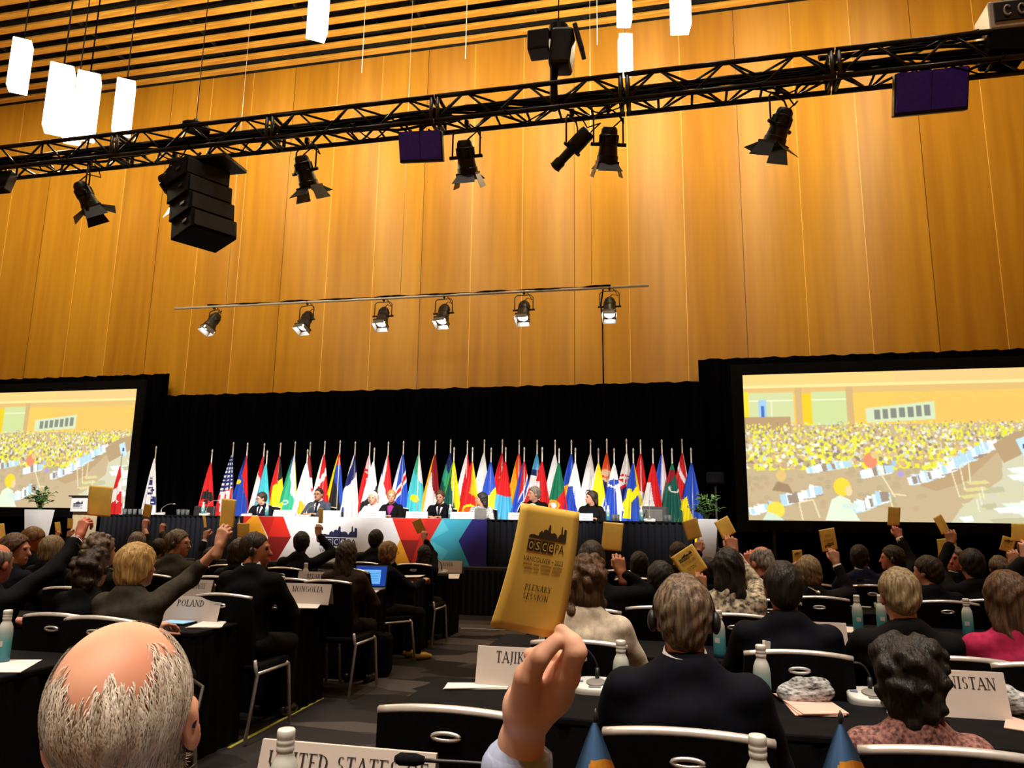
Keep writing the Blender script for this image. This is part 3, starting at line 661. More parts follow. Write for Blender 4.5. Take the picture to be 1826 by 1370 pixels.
for i in range(3800):   # delegates and their cards
    t = r2.rand(); yy = .34+.30*t**.8; xx = r2.rand()
    if yy > .52+.25*(1-abs(xx-.35)) or (xx > .72 and yy > .33+.9*(1.05-xx)): continue
    sc = .0035+.0095*(yy-.30)/.3; q = r2.rand()
    c = (226, 226, 50) if q < .30 else (250, 244, 214) if q < .42 else (206, 214, 214) if q < .52 else (186, 158, 112) if q < .70 else (140, 122, 96) if q < .82 else (214, 176, 120)
    if q < .3: ppoly([(xx, yy), (xx+sc*1.1, yy-.01), (xx+sc*1.3, yy+sc*1.8), (xx+sc*.2, yy+sc*2.)], c)
    else: pell(xx, yy, sc*.6, sc*1.15, c)
for i in range(180):
    xx = r2.rand(); yy = .62+.3*r2.rand()
    if xx > .62: continue
    pell(xx, yy, .012, .015, (184+r2.randint(-8, 8), 160, 118))
def papers(pts, wd, n):
    for i in range(n):
        t = i/n; k = min(int(t*(len(pts)-1)), len(pts)-2); f = t*(len(pts)-1)-k; x = pts[k][0]*(1-f)+pts[k+1][0]*f; yv = pts[k][1]*(1-f)+pts[k+1][1]*f
        c = [(226, 240, 246), (250, 250, 250), (176, 214, 232), (150, 130, 110)][r2.randint(4)]; xx = x+r2.uniform(-.01, .01)
        ppoly([(xx, yv-wd*r2.uniform(.4, 1)), (xx+.03, yv-wd*.6), (xx+.035, yv+wd*.3), (xx+.006, yv+wd*.5)], c)
ppoly([(.60, .76), (.86, .50), (.89, .52), (.76, .74), (.66, .80)], (182, 150, 106)); papers([(.57, .74), (.66, .69), (.85, .50)], .05, 60)
papers([(.22, .67), (.35, .63)], .035, 22); papers([(.40, .70), (.50, .66)], .05, 20); papers([(.12, .88), (.25, .80)], .055, 24); papers([(.37, .92), (.48, .84)], .06, 24); papers([(.0, .95), (.08, .90)], .04, 12)
ppoly([(.885, .60), (1, .52), (1, 1), (.70, 1), (.74, .90), (.88, .72)], (206, 202, 168))
for i in range(46):
    xx = r2.uniform(.72, 1); yy = r2.uniform(.60, .99)
    if xx < .9-.25*(yy-.6)/.4: continue
    c = [(224, 236, 222), (238, 244, 236), (186, 182, 140), (206, 204, 160)][r2.randint(4)]; ww = r2.uniform(.04, .11)
    ppoly([(xx, yy), (xx+ww, yy-.012), (xx+ww*1.1, yy+.022), (xx+.02, yy+.032)], c)
ppoly([(.86, .50), (.935, .42), (1, .40), (1, .52), (.89, .62)], (176, 146, 104)); ppoly([(.935, .47), (.965, .45), (.985, .56), (.955, .575)], (190, 224, 236)); prect(.956, .50, .966, .53, (30, 60, 110))
for i in range(3): ppoly([(.735+i*.012, .83-i*.045), (.81+i*.008, .81-i*.04), (.825+i*.008, .83-i*.04), (.75+i*.012, .85-i*.045)], (216, 206, 130)); pline(.715+i*.03, .66-i*.02, .735+i*.02, .84-i*.05, .004, (232, 226, 180)); pline(.79+i*.01, .85-i*.04, .795+i*.01, .93-i*.04, .004, (226, 230, 200))
pell(.125, .70, .018, .04, (222, 184, 104)); ppoly([(.09, .80), (.11, .74), (.15, .76), (.165, .82)], (150, 122, 86))
pell(.34, .775, .030, .06, (240, 208, 40)); ppoly([(.275, .995), (.30, .86), (.33, .83), (.365, .86), (.375, .93), (.395, .995)], (222, 236, 206)); pell(.362, .80, .012, .035, (236, 206, 150)); pell(.365, .90, .03, .02, (208, 228, 214))
pell(.10, .93, .032, .055, (240, 214, 60)); ppoly([(.05, 1), (.07, .94), (.10, .96), (.13, 1)], (206, 226, 200))
for a in ((.185, .88, .195, .995), (.185, .88, .235, .86), (.235, .86, .255, .98), (.5, .84, .52, .98), (.51, .82, .56, .83), (.47, .66, .52, .84)): pline(*a, .005, (234, 220, 170))
pell(.445, .60, .024, .05, (230, 130, 90)); pell(.46, .565, .012, .025, (222, 190, 120)); pell(.525, .62, .008, .02, (150, 196, 230)); pell(.545, .69, .012, .02, (170, 150, 210))
for _k in range(1):
    p_ = np.pad(img, ((1, 1), (1, 1), (0, 0)), 'edge'); img = (p_[:-2, 1:-1]+p_[2:, 1:-1]+p_[1:-1, :-2]+p_[1:-1, 2:]+2*p_[1:-1, 1:-1])/6
img = img*.9+255*.1
lin = np.where(img/255 <= .04045, img/255/12.92, ((img/255+.055)/1.055)**2.4)
def screen_mesh(wd, ht):
    me = bpy.data.meshes.new('picture'); nu, nv = PW, PH
    gx, gz = np.meshgrid(np.linspace(0, wd, nu+1), np.linspace(ht, 0, nv+1)); co = np.stack([gx, np.zeros_like(gx), gz], -1).reshape(-1, 3)
    i = (np.arange(nv)[:, None]*(nu+1)+np.arange(nu)[None]).ravel(); f = np.stack([i, i+nu+1, i+nu+2, i+1], 1)
    me.vertices.add(len(co)); me.vertices.foreach_set('co', co.astype(np.float32).ravel()); me.loops.add(f.size); me.loops.foreach_set('vertex_index', f.astype(np.int32).ravel())
    me.polygons.add(len(f)); me.polygons.foreach_set('loop_start', np.arange(0, f.size, 4, dtype=np.int32)); me.update(calc_edges=True)
    at_ = me.color_attributes.new('picture', 'FLOAT_COLOR', 'CORNER'); c = np.concatenate([lin.reshape(-1, 3), np.ones((nu*nv, 1))], 1)
    at_.data.foreach_set('color', np.repeat(c, 4, axis=0).astype(np.float32).ravel()); return me
pm = bpy.data.materials.new('projected_picture'); pm.use_nodes = True; nt = pm.node_tree; b = nt.nodes['Principled BSDF']
va = nt.nodes.new('ShaderNodeVertexColor'); va.layer_name = 'picture'; b.inputs['Base Color'].default_value = (.04, .04, .04, 1); b.inputs['Roughness'].default_value = .9
nt.links.new(va.outputs[0], b.inputs['Emission Color']); b.inputs['Emission Strength'].default_value = 1.18
spic = screen_mesh(5.46, 3.08); spic.materials.append(pm)
def pscreen(x, z, label):
    t = thing('projection_screen', label, 'screen', (x, 16.4, z)); link('picture', spic, t)
    f = MB()
    for c, d in (((2.73, .03, 3.20), (5.94, .06, .24)), ((2.73, .03, -.12), (5.94, .06, .24)), ((-.12, .03, 1.54), (.24, .06, 3.08)), ((5.58, .03, 1.54), (.24, .06, 3.08))): f.box(c, d)
    f.build('frame', black_cloth, t); s = MB(); s.box((2.73, .055, 1.54), (5.4, .04, 3.0)); s.build('backing', black_cloth, t)
    for xx in (.5, 4.96):
        l = MB(); l.box((xx, .16, (-.24-z)/2), (.06, .06, z-.24)); l.box((xx, .16, -z+.03), (.10, .5, .06)); l.box((xx, .12, -.2), (.06, .1, .4)); l.build('stand', black_metal, t)
    return t
pscreen(1.38, 1.49, 'projection screen on the right showing a crowd of delegates raising yellow cards')
pscreen(-19.22, 1.58, 'projection screen at the left edge, cut by the frame, showing the same crowd')

# ---------------------------------------------------------------- stage
SZ = .70
stg = MB(); stg.rbox((0, 0, SZ/2-.02), (15.4, 5.0, SZ-.04), .01, mi=0); stg.box((0, 0, SZ-.02), (15.5, 5.1, .04), mi=1)
def pleat_panel(b, x0, x1, y, z0, z1, amp=.012, per=.09, mi=0):
    L = x1-x0; b.grid(lambda u, v: (x0+u*L, y+amp*math.sin(u*L*2*math.pi/per), z0+v*(z1-z0)), max(8, int(L/per*6)), 2, mi)
o = stg.build('stage', [skirt_m, mat('stage_top', (.02, .02, .022), .7, 0, .2, 6)], None, False, (-6.5, 13.8, 0)); tag(o, 'low black stage platform carrying the dais and the flags', 'stage')
sk = MB(); pleat_panel(sk, -7.7, 7.7, -2.57, .01, SZ-.04); sk.build('stage_skirt', skirt_m, o, True)
def dais(x0, x1, label, sw=True):
    L = x1-x0; t = thing('dais_table', label, 'table', (x0, 11.6, SZ))
    b = MB(); b.rbox((L/2, .36, .715), (L, .74, .03), .008); b.build('tabletop', black_cloth, t, False)
    b = MB(); pleat_panel(b, 0, L, 0, .0, .71, .014, .10); pleat_panel(b, 0, L, .72, .0, .71, .014, .10)
    for xx in (0, L): b.grid(lambda u, v: (xx+.012*math.sin(u*.72*62), u*.72, v*.71), 36, 2)
    b.build('skirt', skirt_m, t, True)
    for xx in (.1, L-.1):
        for yy in (.1, .62): b = MB(); b.tube([(xx, yy, 0), (xx, yy, .7)], .018, 8); b.build('leg', black_metal, t)
    return t
dais(-10.2, -7.40, 'long dais table with dark skirt left of the coloured front panel')
dais(-7.38, -3.06, 'middle dais table behind the coloured front panel')
dais(-3.04, .18, 'long dais table with dark skirt right of the coloured front panel')
PC = {k: mat('panel_'+k, srgb(*c), .55, 0, .03, 4) for k, c in dict(white=(248, 248, 250), red=(226, 44, 30), dred=(140, 26, 24), mred=(196, 36, 28), orange=(248, 168, 38), cyan=(60, 172, 200), lcyan=(84, 194, 214), navy=(38, 34, 122), black=(14, 10, 14)).items()}
pn = list(PC)
pt = thing('front_panel', 'white, red, orange, turquoise and navy event panel fronting the dais', 'banner', (-7.38, 11.54, SZ))
def pxp(px, py): return ((at(px, 955, 11.54).x+7.38), 0, .73-(py-921)/78*.73)
b = MB(); b.box((2.17, .012, .365), (4.34, .02, .735), mi=0)
def pol(c, *pts, o=1): b.poly([Vector(pxp(*p))+Vector((0, -.001*o, 0)) for p in pts], mi=pn.index(c))
pol('orange', (430, 921), (458, 921), (480, 966), (480, 1000), (430, 1000)); pol('red', (430, 921), (447, 921), (432, 938), (430, 938), o=2); pol('black', (424, 921), (432, 921), (432, 938), (426, 942), o=3)
pol('red', (458, 921), (503, 921), (519, 957), (478, 957)); pol('mred', (458, 921), (488, 921), (478, 957), o=2); pol('dred', (478, 957), (519, 957), (496, 1000), (480, 1000)); pol('red', (480, 985), (487, 1000), (470, 1000), o=3)
pol('red', (698, 921), (788, 921), (767, 958), (714, 958)); pol('mred', (760, 921), (788, 921), (767, 958), (745, 958), o=2); pol('mred', (714, 958), (767, 958), (785, 1000), (734, 1000)); pol('dred', (714, 958), (748, 958), (734, 1000), o=2)
pol('orange', (714, 957), (734, 1000), (700, 1000), (708, 970), o=3); pol('cyan', (788, 921), (842, 921), (818, 958), (839, 1000), (785, 1000), (767, 958)); pol('lcyan', (788, 921), (800, 940), (767, 958), o=2); pol('lcyan', (767, 958), (800, 975), (785, 1000), o=2)
pol('navy', (842, 921), (868, 921), (868, 1000), (839, 1000), (818, 958))
b.build('printed_face', [PC[k] for k in pn], pt)
def logo(mb, fn, white=1, dark=0, extra=True):   # fn(u,v) v up; the event emblem: skyline, four letter boxes, two outline letters, town and year
    put_skyline(mb, fn, 0, 1, .60, 1, dark)
    for i, ch in enumerate('OSCE'):
        mb.poly([fn(i*.178, .28), fn(i*.178+.168, .28), fn(i*.178+.168, .56), fn(i*.178, .56)], mi=dark)
        F = lambda u, v: fn(u, v)+fn.off
        put_sans(mb, ch if ch != 'E' else 'e', F, i*.178+.03, i*.178+.138, .32, .52, white)
    put_sans(mb, 'PA', fn, .74, .98, .31, .53, dark)
    if extra: put_sans(mb, 'VANCOUVER • 2023', fn, 0, 1, .06, .20, dark)
class FN:
    def __init__(s, o, ux, vx, off): s.o, s.ux, s.vx, s.off = Vector(o), Vector(ux), Vector(vx), Vector(off)
    def __call__(s, u, v): return s.o+s.ux*u+s.vx*v
a0 = Vector(pxp(571, 984)); a1 = Vector(pxp(637, 984)); a2 = Vector(pxp(571, 936))
b = MB(); logo(b, FN(a0+Vector((0, -.003, 0)), a1-a0, a2-a0, (0, -.001, 0))); b.build('emblem', [navy_ink, PC['white']], pt)

# ---------------------------------------------------------------- flags
FC = dict(red=(214, 20, 26), dred=(150, 14, 30), blue=(28, 74, 190), navy=(18, 36, 110), sky=(76, 172, 216), cyan=(70, 196, 206), green=(0, 122, 84), dgreen=(4, 92, 78), teal=(48, 170, 130), yellow=(246, 226, 10), gold=(250, 176, 20), white=(236, 236, 238), black=(20, 20, 20), orange=(238, 88, 20), cream=(232, 200, 160), lgreen=(60, 160, 60))
fn_ = list(FC); FM = [mat('flag_'+k, srgb(*FC[k]), .75, 0, .05, 9) for k in fn_]
pole_m = mat('flag_pole', (.62, .60, .54), .3, .3, .05, 9)
def flag(px, py, Y, desc, layers, wl=.30, wr=.2, seed=0):
    tip = at(px, py, Y); t = thing('flag', desc, 'flag', (tip.x, Y, SZ), 0, 'national flags on poles behind the dais'); H = tip.z-SZ
    p = MB(); p.tube([(0, 0, .03), (0, 0, H-.10)], .013, 8); p.build('pole', pole_m, t, True)
    p = MB(); p.lathe([(.13, 0), (.13, .012), (.05, .03), (.02, .06)], n=20); p.build('base', pole_m, t, True)
    p = MB(); p.lathe([(.006, -.12), (.016, -.10), (.016, -.09), (.008, -.08), (.020, -.055), (.016, -.03), (.001, 0)], (0, 0, H), 10); p.build('finial', pole_m, t, True)
    zt = H-.30; L = 1.62; VIS = 1.12
    rs = np.random.RandomState(seed); ph = rs.uniform(0, 6.28); nf = rs.choice([2.0, 2.5, 3.0])
    def fn(u, v):
        vv = v*L; g = min(1, vv/1.25)**.85; x = -(.012+wl*g)+(.024+(wl+wr)*g)*u
        yf = (.05*g+.004)*math.sin(nf*2*math.pi*u+ph+.6*v)+.018*g*math.sin(5*2*math.pi*u+ph*2)
        z = zt-vv*(1-.05*abs(u-.55)); return (x, yf-.02, z+.05*g*math.sin(3*u+ph)*(.4+v))
    def mif(u, v):
        V = v*L/VIS; c = 'white'; W = max(.05, .46*min(1, v*L/1.25))
        for q in layers:
            k = q[0]; ok = False
            if k == 'all': ok = True
            elif k == 'R': ok = u > q[1]+q[2]*V
            elif k == 'L': ok = u < q[1]+q[2]*V
            elif k == 'B': ok = V > q[1]+q[2]*(u-.5)
            elif k == 'H': ok = q[1] < V-q[3]*(u-.5) < q[2]
            elif k == 'D': ok = ((u-q[1])*W)**2+((V-q[2])*VIS)**2 < q[3]**2
            elif k == 'O': d2 = math.hypot((u-q[1])*W, (V-q[2])*VIS); ok = q[3] < d2 < q[4]
            elif k == 'stars': ok = V < q[1] and (int(u*9) % 2 == 0) and (int(V*VIS*22+int(u*9)) % 2 == 0)
            elif k == 'stripes': ok = V > q[1] and int((u-.25*V)*7) % 2 == 0
            elif k == 'P': ok = q[1] < u < q[2] and q[3] < V < q[4]
            if ok: c = q[-1]
        return fn_.index(c)
    c = MB(); c.grid(fn, 26, 64, mif=mif); o = c.build('cloth', FM, t, True); return t
YF, YBk = 14.5, 14.95
FL = [
 (218, 808, 'f', 'red and white flag with a red maple leaf, in front of the left screen', [('all', 'red'), ('H', .36, .62, -.4, 'white'), ('H', .62, .72, .3, 'white'), ('D', .5, .82, .11, 'red'), ('R', .85, 0, 'white'), ('D', .75, .75, .05, 'red'), ('B', 1.02, -.3, 'white')]),
 (279, 795, 'b', 'white flag with blue letter boxes, apart from the row at left', [('all', 'white'), ('P', .22, .62, .40, .56, 'navy'), ('P', .34, .76, .60, .77, 'navy'), ('P', .46, .88, .81, .99, 'navy'), ('O', .42, .48, .035, .055, 'white'), ('O', .55, .685, .04, .062, 'white'), ('O', .67, .90, .045, .068, 'white'), ('P', .60, .80, .66, .71, 'navy'), ('P', .67, .86, .87, .93, 'navy')]),
 (379, 801, 'f', 'plain red flag with a black two-headed eagle', [('all', 'red'), ('D', .5, .66, .085, 'black'), ('D', .30, .70, .055, 'black'), ('D', .70, .70, .055, 'black'), ('D', .5, .79, .055, 'black'), ('P', .20, .32, .58, .76, 'black'), ('P', .68, .80, .58, .76, 'black'), ('P', .40, .46, .54, .6, 'black'), ('P', .55, .61, .54, .6, 'black')]),
 (417, 788, 'b', 'flag with white stars on navy above red and white stripes', [('all', 'navy'), ('stars', .70, 'white'), ('B', .70, -.1, 'red'), ('stripes', .72, 'white'), ('R', .88, 0, 'navy')]),
 (442, 789, 'b', 'flag with a red band beside a blue bulge, right of the starred flag', [('all', 'red'), ('L', .50, -.45, 'navy'), ('B', .50, .6, 'blue'), ('R', .42, .38, 'red'), ('D', .12, .52, .05, 'yellow')]),
 (472, 790, 'b', 'flag red above with white lower left, beside the cyan one', [('all', 'dred'), ('L', .72, -.4, 'red'), ('B', .52, .5, 'white'), ('D', .62, .74, .05, 'red')]),
 (477, 803, 'f', 'narrow cyan flag behind the first bearded panelist', [('all', 'cyan'), ('L', .25, .0, 'sky'), ('B', .93, 0, 'red')]),
 (501, 789, 'b', 'black, red and yellow flag right of the first panelist', [('all', 'red'), ('R', .52, .12, 'black'), ('B', .56, -.25, 'yellow'), ('L', .30, .0, 'red')]),
 (527, 787, 'b', 'flag with white middle, blue edge and teal foot', [('all', 'white'), ('L', .38, -.1, 'blue'), ('B', .62, 1.2, 'teal'), ('O', .3, .95, .03, .05, 'white'), ('R', .9, 0, 'yellow')]),
 (549, 801, 'f', 'white flag with an orange shape near its foot', [('all', 'white'), ('D', .42, .86, .10, 'gold'), ('D', .34, .74, .05, 'gold')]),
 (554, 788, 'b', 'dark red flag with a white lower half, behind the white and orange one', [('all', 'dred'), ('B', .42, 0, 'white'), ('D', .8, .66, .05, 'red')]),
 (580, 786, 'b', 'red flag with a white cross, behind the man in grey', [('all', 'red'), ('L', .35, -.2, 'orange'), ('H', .44, .60, -.35, 'white'), ('L', .32, -.02, 'white')]),
 (607, 785, 'b', 'blue and black flag with a yellow left edge', [('all', 'blue'), ('H', 0, .22, 0, 'red'), ('B', .64, 1.1, 'black'), ('L', .16, .0, 'yellow')]),
 (634, 787, 'b', 'white and navy flag left of the cross flag', [('all', 'navy'), ('L', .45, -1., 'white'), ('B', .55, -.35, 'white'), ('H', .5, .56, -.35, 'white')]),
 (660, 788, 'b', 'white flag with red crosses and a red corner', [('all', 'white'), ('P', .48, .66, 0, .8, 'red'), ('H', .36, .46, .1, 'red'), ('B', .60, 1.2, 'red'), ('D', .25, .3, .03, 'red')]),
 (668, 798, 'f', 'white flag with a black lower edge beside the red crosses', [('all', 'white'), ('B', .60, -.3, 'black'), ('B', .78, -.3, 'white')]),
 (693, 787, 'b', 'red, white and blue flag behind the woman in pale jacket', [('all', 'red'), ('L', .55, -.35, 'white'), ('L', .22, -.1, 'navy'), ('B', .64, .6, 'white')]),
 (720, 786, 'b', 'blue flag with a white-edged red cross', [('all', 'blue'), ('H', .56, .78, -.55, 'white'), ('H', .62, .72, -.55, 'red'), ('L', .18, 0, 'white')]),
 (748, 786, 'b', 'pale blue flag with a yellow sun and a green top', [('all', 'cyan'), ('all', 'sky'), ('H', -1, .42, -.9, 'teal'), ('R', .55, .0, 'white'), ('B', .42, .3, 'cyan'), ('D', .52, .86, .085, 'yellow')]),
 (777, 785, 'b', 'maroon and white flag behind the blue-suited panelist', [('all', 'dred'), ('L', .45, -.25, 'dred'), ('B', .56, .9, 'white'), ('L', .22, -.02, 'gold')]),
 (804, 783, 'b', 'blue-edged green flag behind the yellow one', [('all', 'navy'), ('B', .40, .4, 'teal'), ('B', .70, .4, 'dgreen')]),
 (810, 797, 'f', 'yellow and green flag with a diagonal split', [('all', 'yellow'), ('B', .50, 1.6, 'dgreen'), ('L', .3, -.3, 'lgreen')]),
 (834, 785, 'b', 'red and white flag beside the sun flag', [('all', 'red'), ('L', .62, -.5, 'white'), ('R', .7, 0, 'red'), ('B', .95, 0, 'white')]),
 (843, 797, 'f', 'red flag with a yellow rayed sun', [('all', 'gold'), ('L', .66, -.45, 'red'), ('B', .60, .2, 'red'), ('D', .45, .90, .12, 'yellow'), ('D', .45, .90, .08, 'orange'), ('R', .72, .1, 'yellow')]),
 (864, 783, 'b', 'white flag left of the blue and yellow one', [('all', 'white'), ('L', .3, 0, 'white')]),
 (876, 798, 'f', 'blue flag with a yellow middle and a brown eagle', [('all', 'blue'), ('B', .58, -.3, 'yellow'), ('D', .6, .85, .05, 'orange'), ('B', .95, 0, 'gold')]),
 (896, 783, 'b', 'red flag with a gold star above a sky blue foot', [('all', 'red'), ('D', .55, .44, .03, 'gold'), ('B', .70, -.35, 'sky')]),
 (902, 797, 'f', 'narrow red flag with sky blue foot beside the star flag', [('all', 'red'), ('B', .62, .0, 'sky')]),
 (926, 784, 'b', 'orange-red flag with a gold foot', [('all', 'orange'), ('B', .50, .8, 'gold'), ('R', .6, .0, 'red')]),
 (935, 797, 'f', 'red flag with a white-edged blue cross', [('all', 'red'), ('H', .50, .74, -.55, 'white'), ('H', .56, .68, -.55, 'blue'), ('L', .25, 0, 'blue')]),
 (958, 784, 'b', 'pale blue and white flag left of the red one', [('all', 'white'), ('H', -1, .40, .0, 'sky'), ('H', .30, .40, 0, 'navy')]),
 (967, 797, 'f', 'red flag with a white lower left corner, behind the grey-haired man', [('all', 'red'), ('L', .20, .42, 'white'), ('H', -1, .35, 0, 'red')]),
 (990, 784, 'b', 'plain white flag behind the green and red one', [('all', 'white')]),
 (997, 799, 'f', 'green and red flag with a yellow ring', [('all', 'red'), ('H', -1, .60, -.3, 'green'), ('O', .30, .72, .06, .10, 'gold'), ('D', .30, .72, .05, 'white'), ('B', .95, -.2, 'orange')]),
 (1019, 784, 'b', 'blue flag with a yellow lower edge', [('all', 'blue'), ('B', .50, -.25, 'gold')]),
 (1026, 798, 'f', 'white flag with a blue diagonal lower half', [('all', 'white'), ('L', .05, .72, 'blue'), ('H', -1, .42, 0, 'white')]),
 (1053, 783, 'b', 'white flag with a grey emblem low down', [('all', 'white'), ('D', .5, .68, .06, 'black'), ('D', .5, .68, .04, 'white')]),
 (1067, 799, 'f', 'bright yellow flag with a white foot', [('all', 'yellow'), ('B', .80, -.5, 'white'), ('L', .15, 0, 'white')]),
 (1082, 782, 'b', 'orange-red flag with a pale crest and navy foot', [('all', 'orange'), ('D', .5, .36, .07, 'cream'), ('B', .46, 0, 'cream'), ('B', .52, .1, 'navy'), ('B', .85, 0, 'red')]),
 (1095, 799, 'f', 'white and blue flag with a small blue shield', [('all', 'white'), ('L', .0, .75, 'blue'), ('D', .48, .36, .06, 'blue'), ('H', .46, .50, -.3, 'white'), ('L', .62, .1, 'blue'), ('H', -1, .44, .1, 'white'), ('D', .5, .34, .065, 'blue')]),
 (1117, 782, 'b', 'white flag with a red shield above navy', [('all', 'white'), ('B', .62, -.2, 'navy'), ('D', .4, .46, .085, 'red'), ('P', .36, .46, .37, .55, 'white'), ('H', .43, .47, 0, 'white'), ('H', -1, .37, 0, 'white'), ('H', .56, .62, -.2, 'red')]),
 (1129, 799, 'f', 'blue flag with a yellow cross', [('all', 'blue'), ('H', .50, .66, -.35, 'yellow'), ('P', .12, .42, .45, 1.3, 'yellow'), ('R', .8, .05, 'yellow'), ('B', 1.0, 0, 'blue')]),
 (1142, 783, 'b', 'red flag over white behind the blue and yellow cross', [('all', 'red'), ('B', .62, .2, 'white')]),
 (1164, 799, 'f', 'red flag with a large white lower left', [('all', 'red'), ('L', .10, .70, 'white'), ('H', -1, .34, 0, 'red')]),
 (1180, 783, 'b', 'blue and white flag beside the green one', [('all', 'white'), ('L', .45, .05, 'blue'), ('R', .92, 0, 'red')]),
 (1198, 799, 'f', 'dark green flag with a white crescent', [('all', 'dgreen'), ('H', -1, .28, -.2, 'dred'), ('O', .65, .44, .05, .075, 'white'), ('D', .70, .40, .055, 'dgreen'), ('H', -.2, .12, 0, 'green')]),
 (1216, 782, 'b', 'red flag with a broad white curve', [('all', 'red'), ('H', .32, .44, .35, 'white'), ('R', .92, 0, 'white'), ('B', .78, .2, 'white')]),
 (1232, 798, 'f', 'blue flag with a yellow foot, rightmost of the row', [('all', 'blue'), ('B', .86, 1.2, 'yellow'), ('H', -1, .52, -.2, 'blue')]),
]
for i, (px, py, rw, d, ly) in enumerate(FL):
    flag(px, py, YF if rw == 'f' else YBk, d, ly, .29 if i > 1 else .22, .21 if rw == 'f' else .17, i*3+1)
# ---------------------------------------------------------------- lighting truss
TY0, TY1, TZ0, TZ1 = 7.16, 7.44, 5.77, 6.06
def truss(x0, x1, label):
    L = x1-x0; t = thing('truss_section', label, 'truss', (x0, TY0, TZ0), 0, 'box truss sections'); D = TY1-TY0; Hh = TZ1-TZ0
    for yy, zz in ((0, 0), (0, Hh), (D, 0), (D, Hh)):
        b = MB(); b.tube([(0, yy, zz), (L, yy, zz)], .028, 10); b.build('chord', truss_metal, t, True)
    n = max(2, round(L/.36)); st = L/n
    def lat(pa, pb, off):
        b = MB()
        for i in range(n):
            a, c = (pa, pb) if (i+off) % 2 == 0 else (pb, pa)
            b.tube([(i*st+.02, a[0], a[1]), ((i+1)*st-.02, c[0], c[1])], .0135, 6)
        return b
    lat((0, 0), (0, Hh), 0).build('front_bracing', truss_metal, t, True); lat((D, 0), (D, Hh), 1).build('rear_bracing', truss_metal, t, True)
    b = lat((0, 0), (D, 0), 0)
    for i in range(1, n): b.tube([(i*st, 0, 0), (i*st, D, 0)], .014, 6)
    b.build('lower_bracing', truss_metal, t, True)
    lat((0, Hh), (D, Hh), 1).build('upper_bracing', truss_metal, t, True)
    for xx in (.03, L-.03):
        b = MB()
        for q in (((0, 0), (0, Hh)), ((D, 0), (D, Hh)), ((0, 0), (D, 0)), ((0, Hh), (D, Hh))): b.tube([(xx, *q[0]), (xx, *q[1])], .022, 8)
        b.build('end_frame', mat('truss_end', (.09, .085, .08), .4, .5, .15, 9), t, True)
JX = [-10.9, -8.8, -6.7, -4.58, -2.55, -.46, 1.62, 3.72, 5.8]
TN = ['at the left edge of the picture', 'above the line array speaker', 'above the left of the centre', 'over the first purple light panel', 'under the upright black fixture', 'over the two slanted spotlights', 'over the right purple light panel', 'beyond the motor hoist at the right']
for i in range(8): truss(JX[i], JX[i+1]-.012, 'black box truss section '+TN[i])
def cable(pts, r, label, name='cable', m=black_cloth, cat='cable', sag=True):
    b = MB()
    for q in (pts if isinstance(pts[0][0], (tuple, list, Vector)) else [pts]): b.tube(q, r, 6)
    return tag(b.build(name, m, None, True), label, cat)
rc = np.random.RandomState(5); strands = []
for k in range(7):
    ph = rc.uniform(0, 6); y0 = rc.uniform(TY0+.05, TY1-.05); strands.append([(x, y0+.035*math.sin(x*1.7+ph), TZ1-.075-.030*k*.8+.025*math.sin(x*2.9+ph)+.012*math.sin(x*11+ph)) for x in np.arange(-10.5, 3.6, .14)])
cable(strands, .016, 'bundle of black cables running inside the truss', 'cable_bundle')

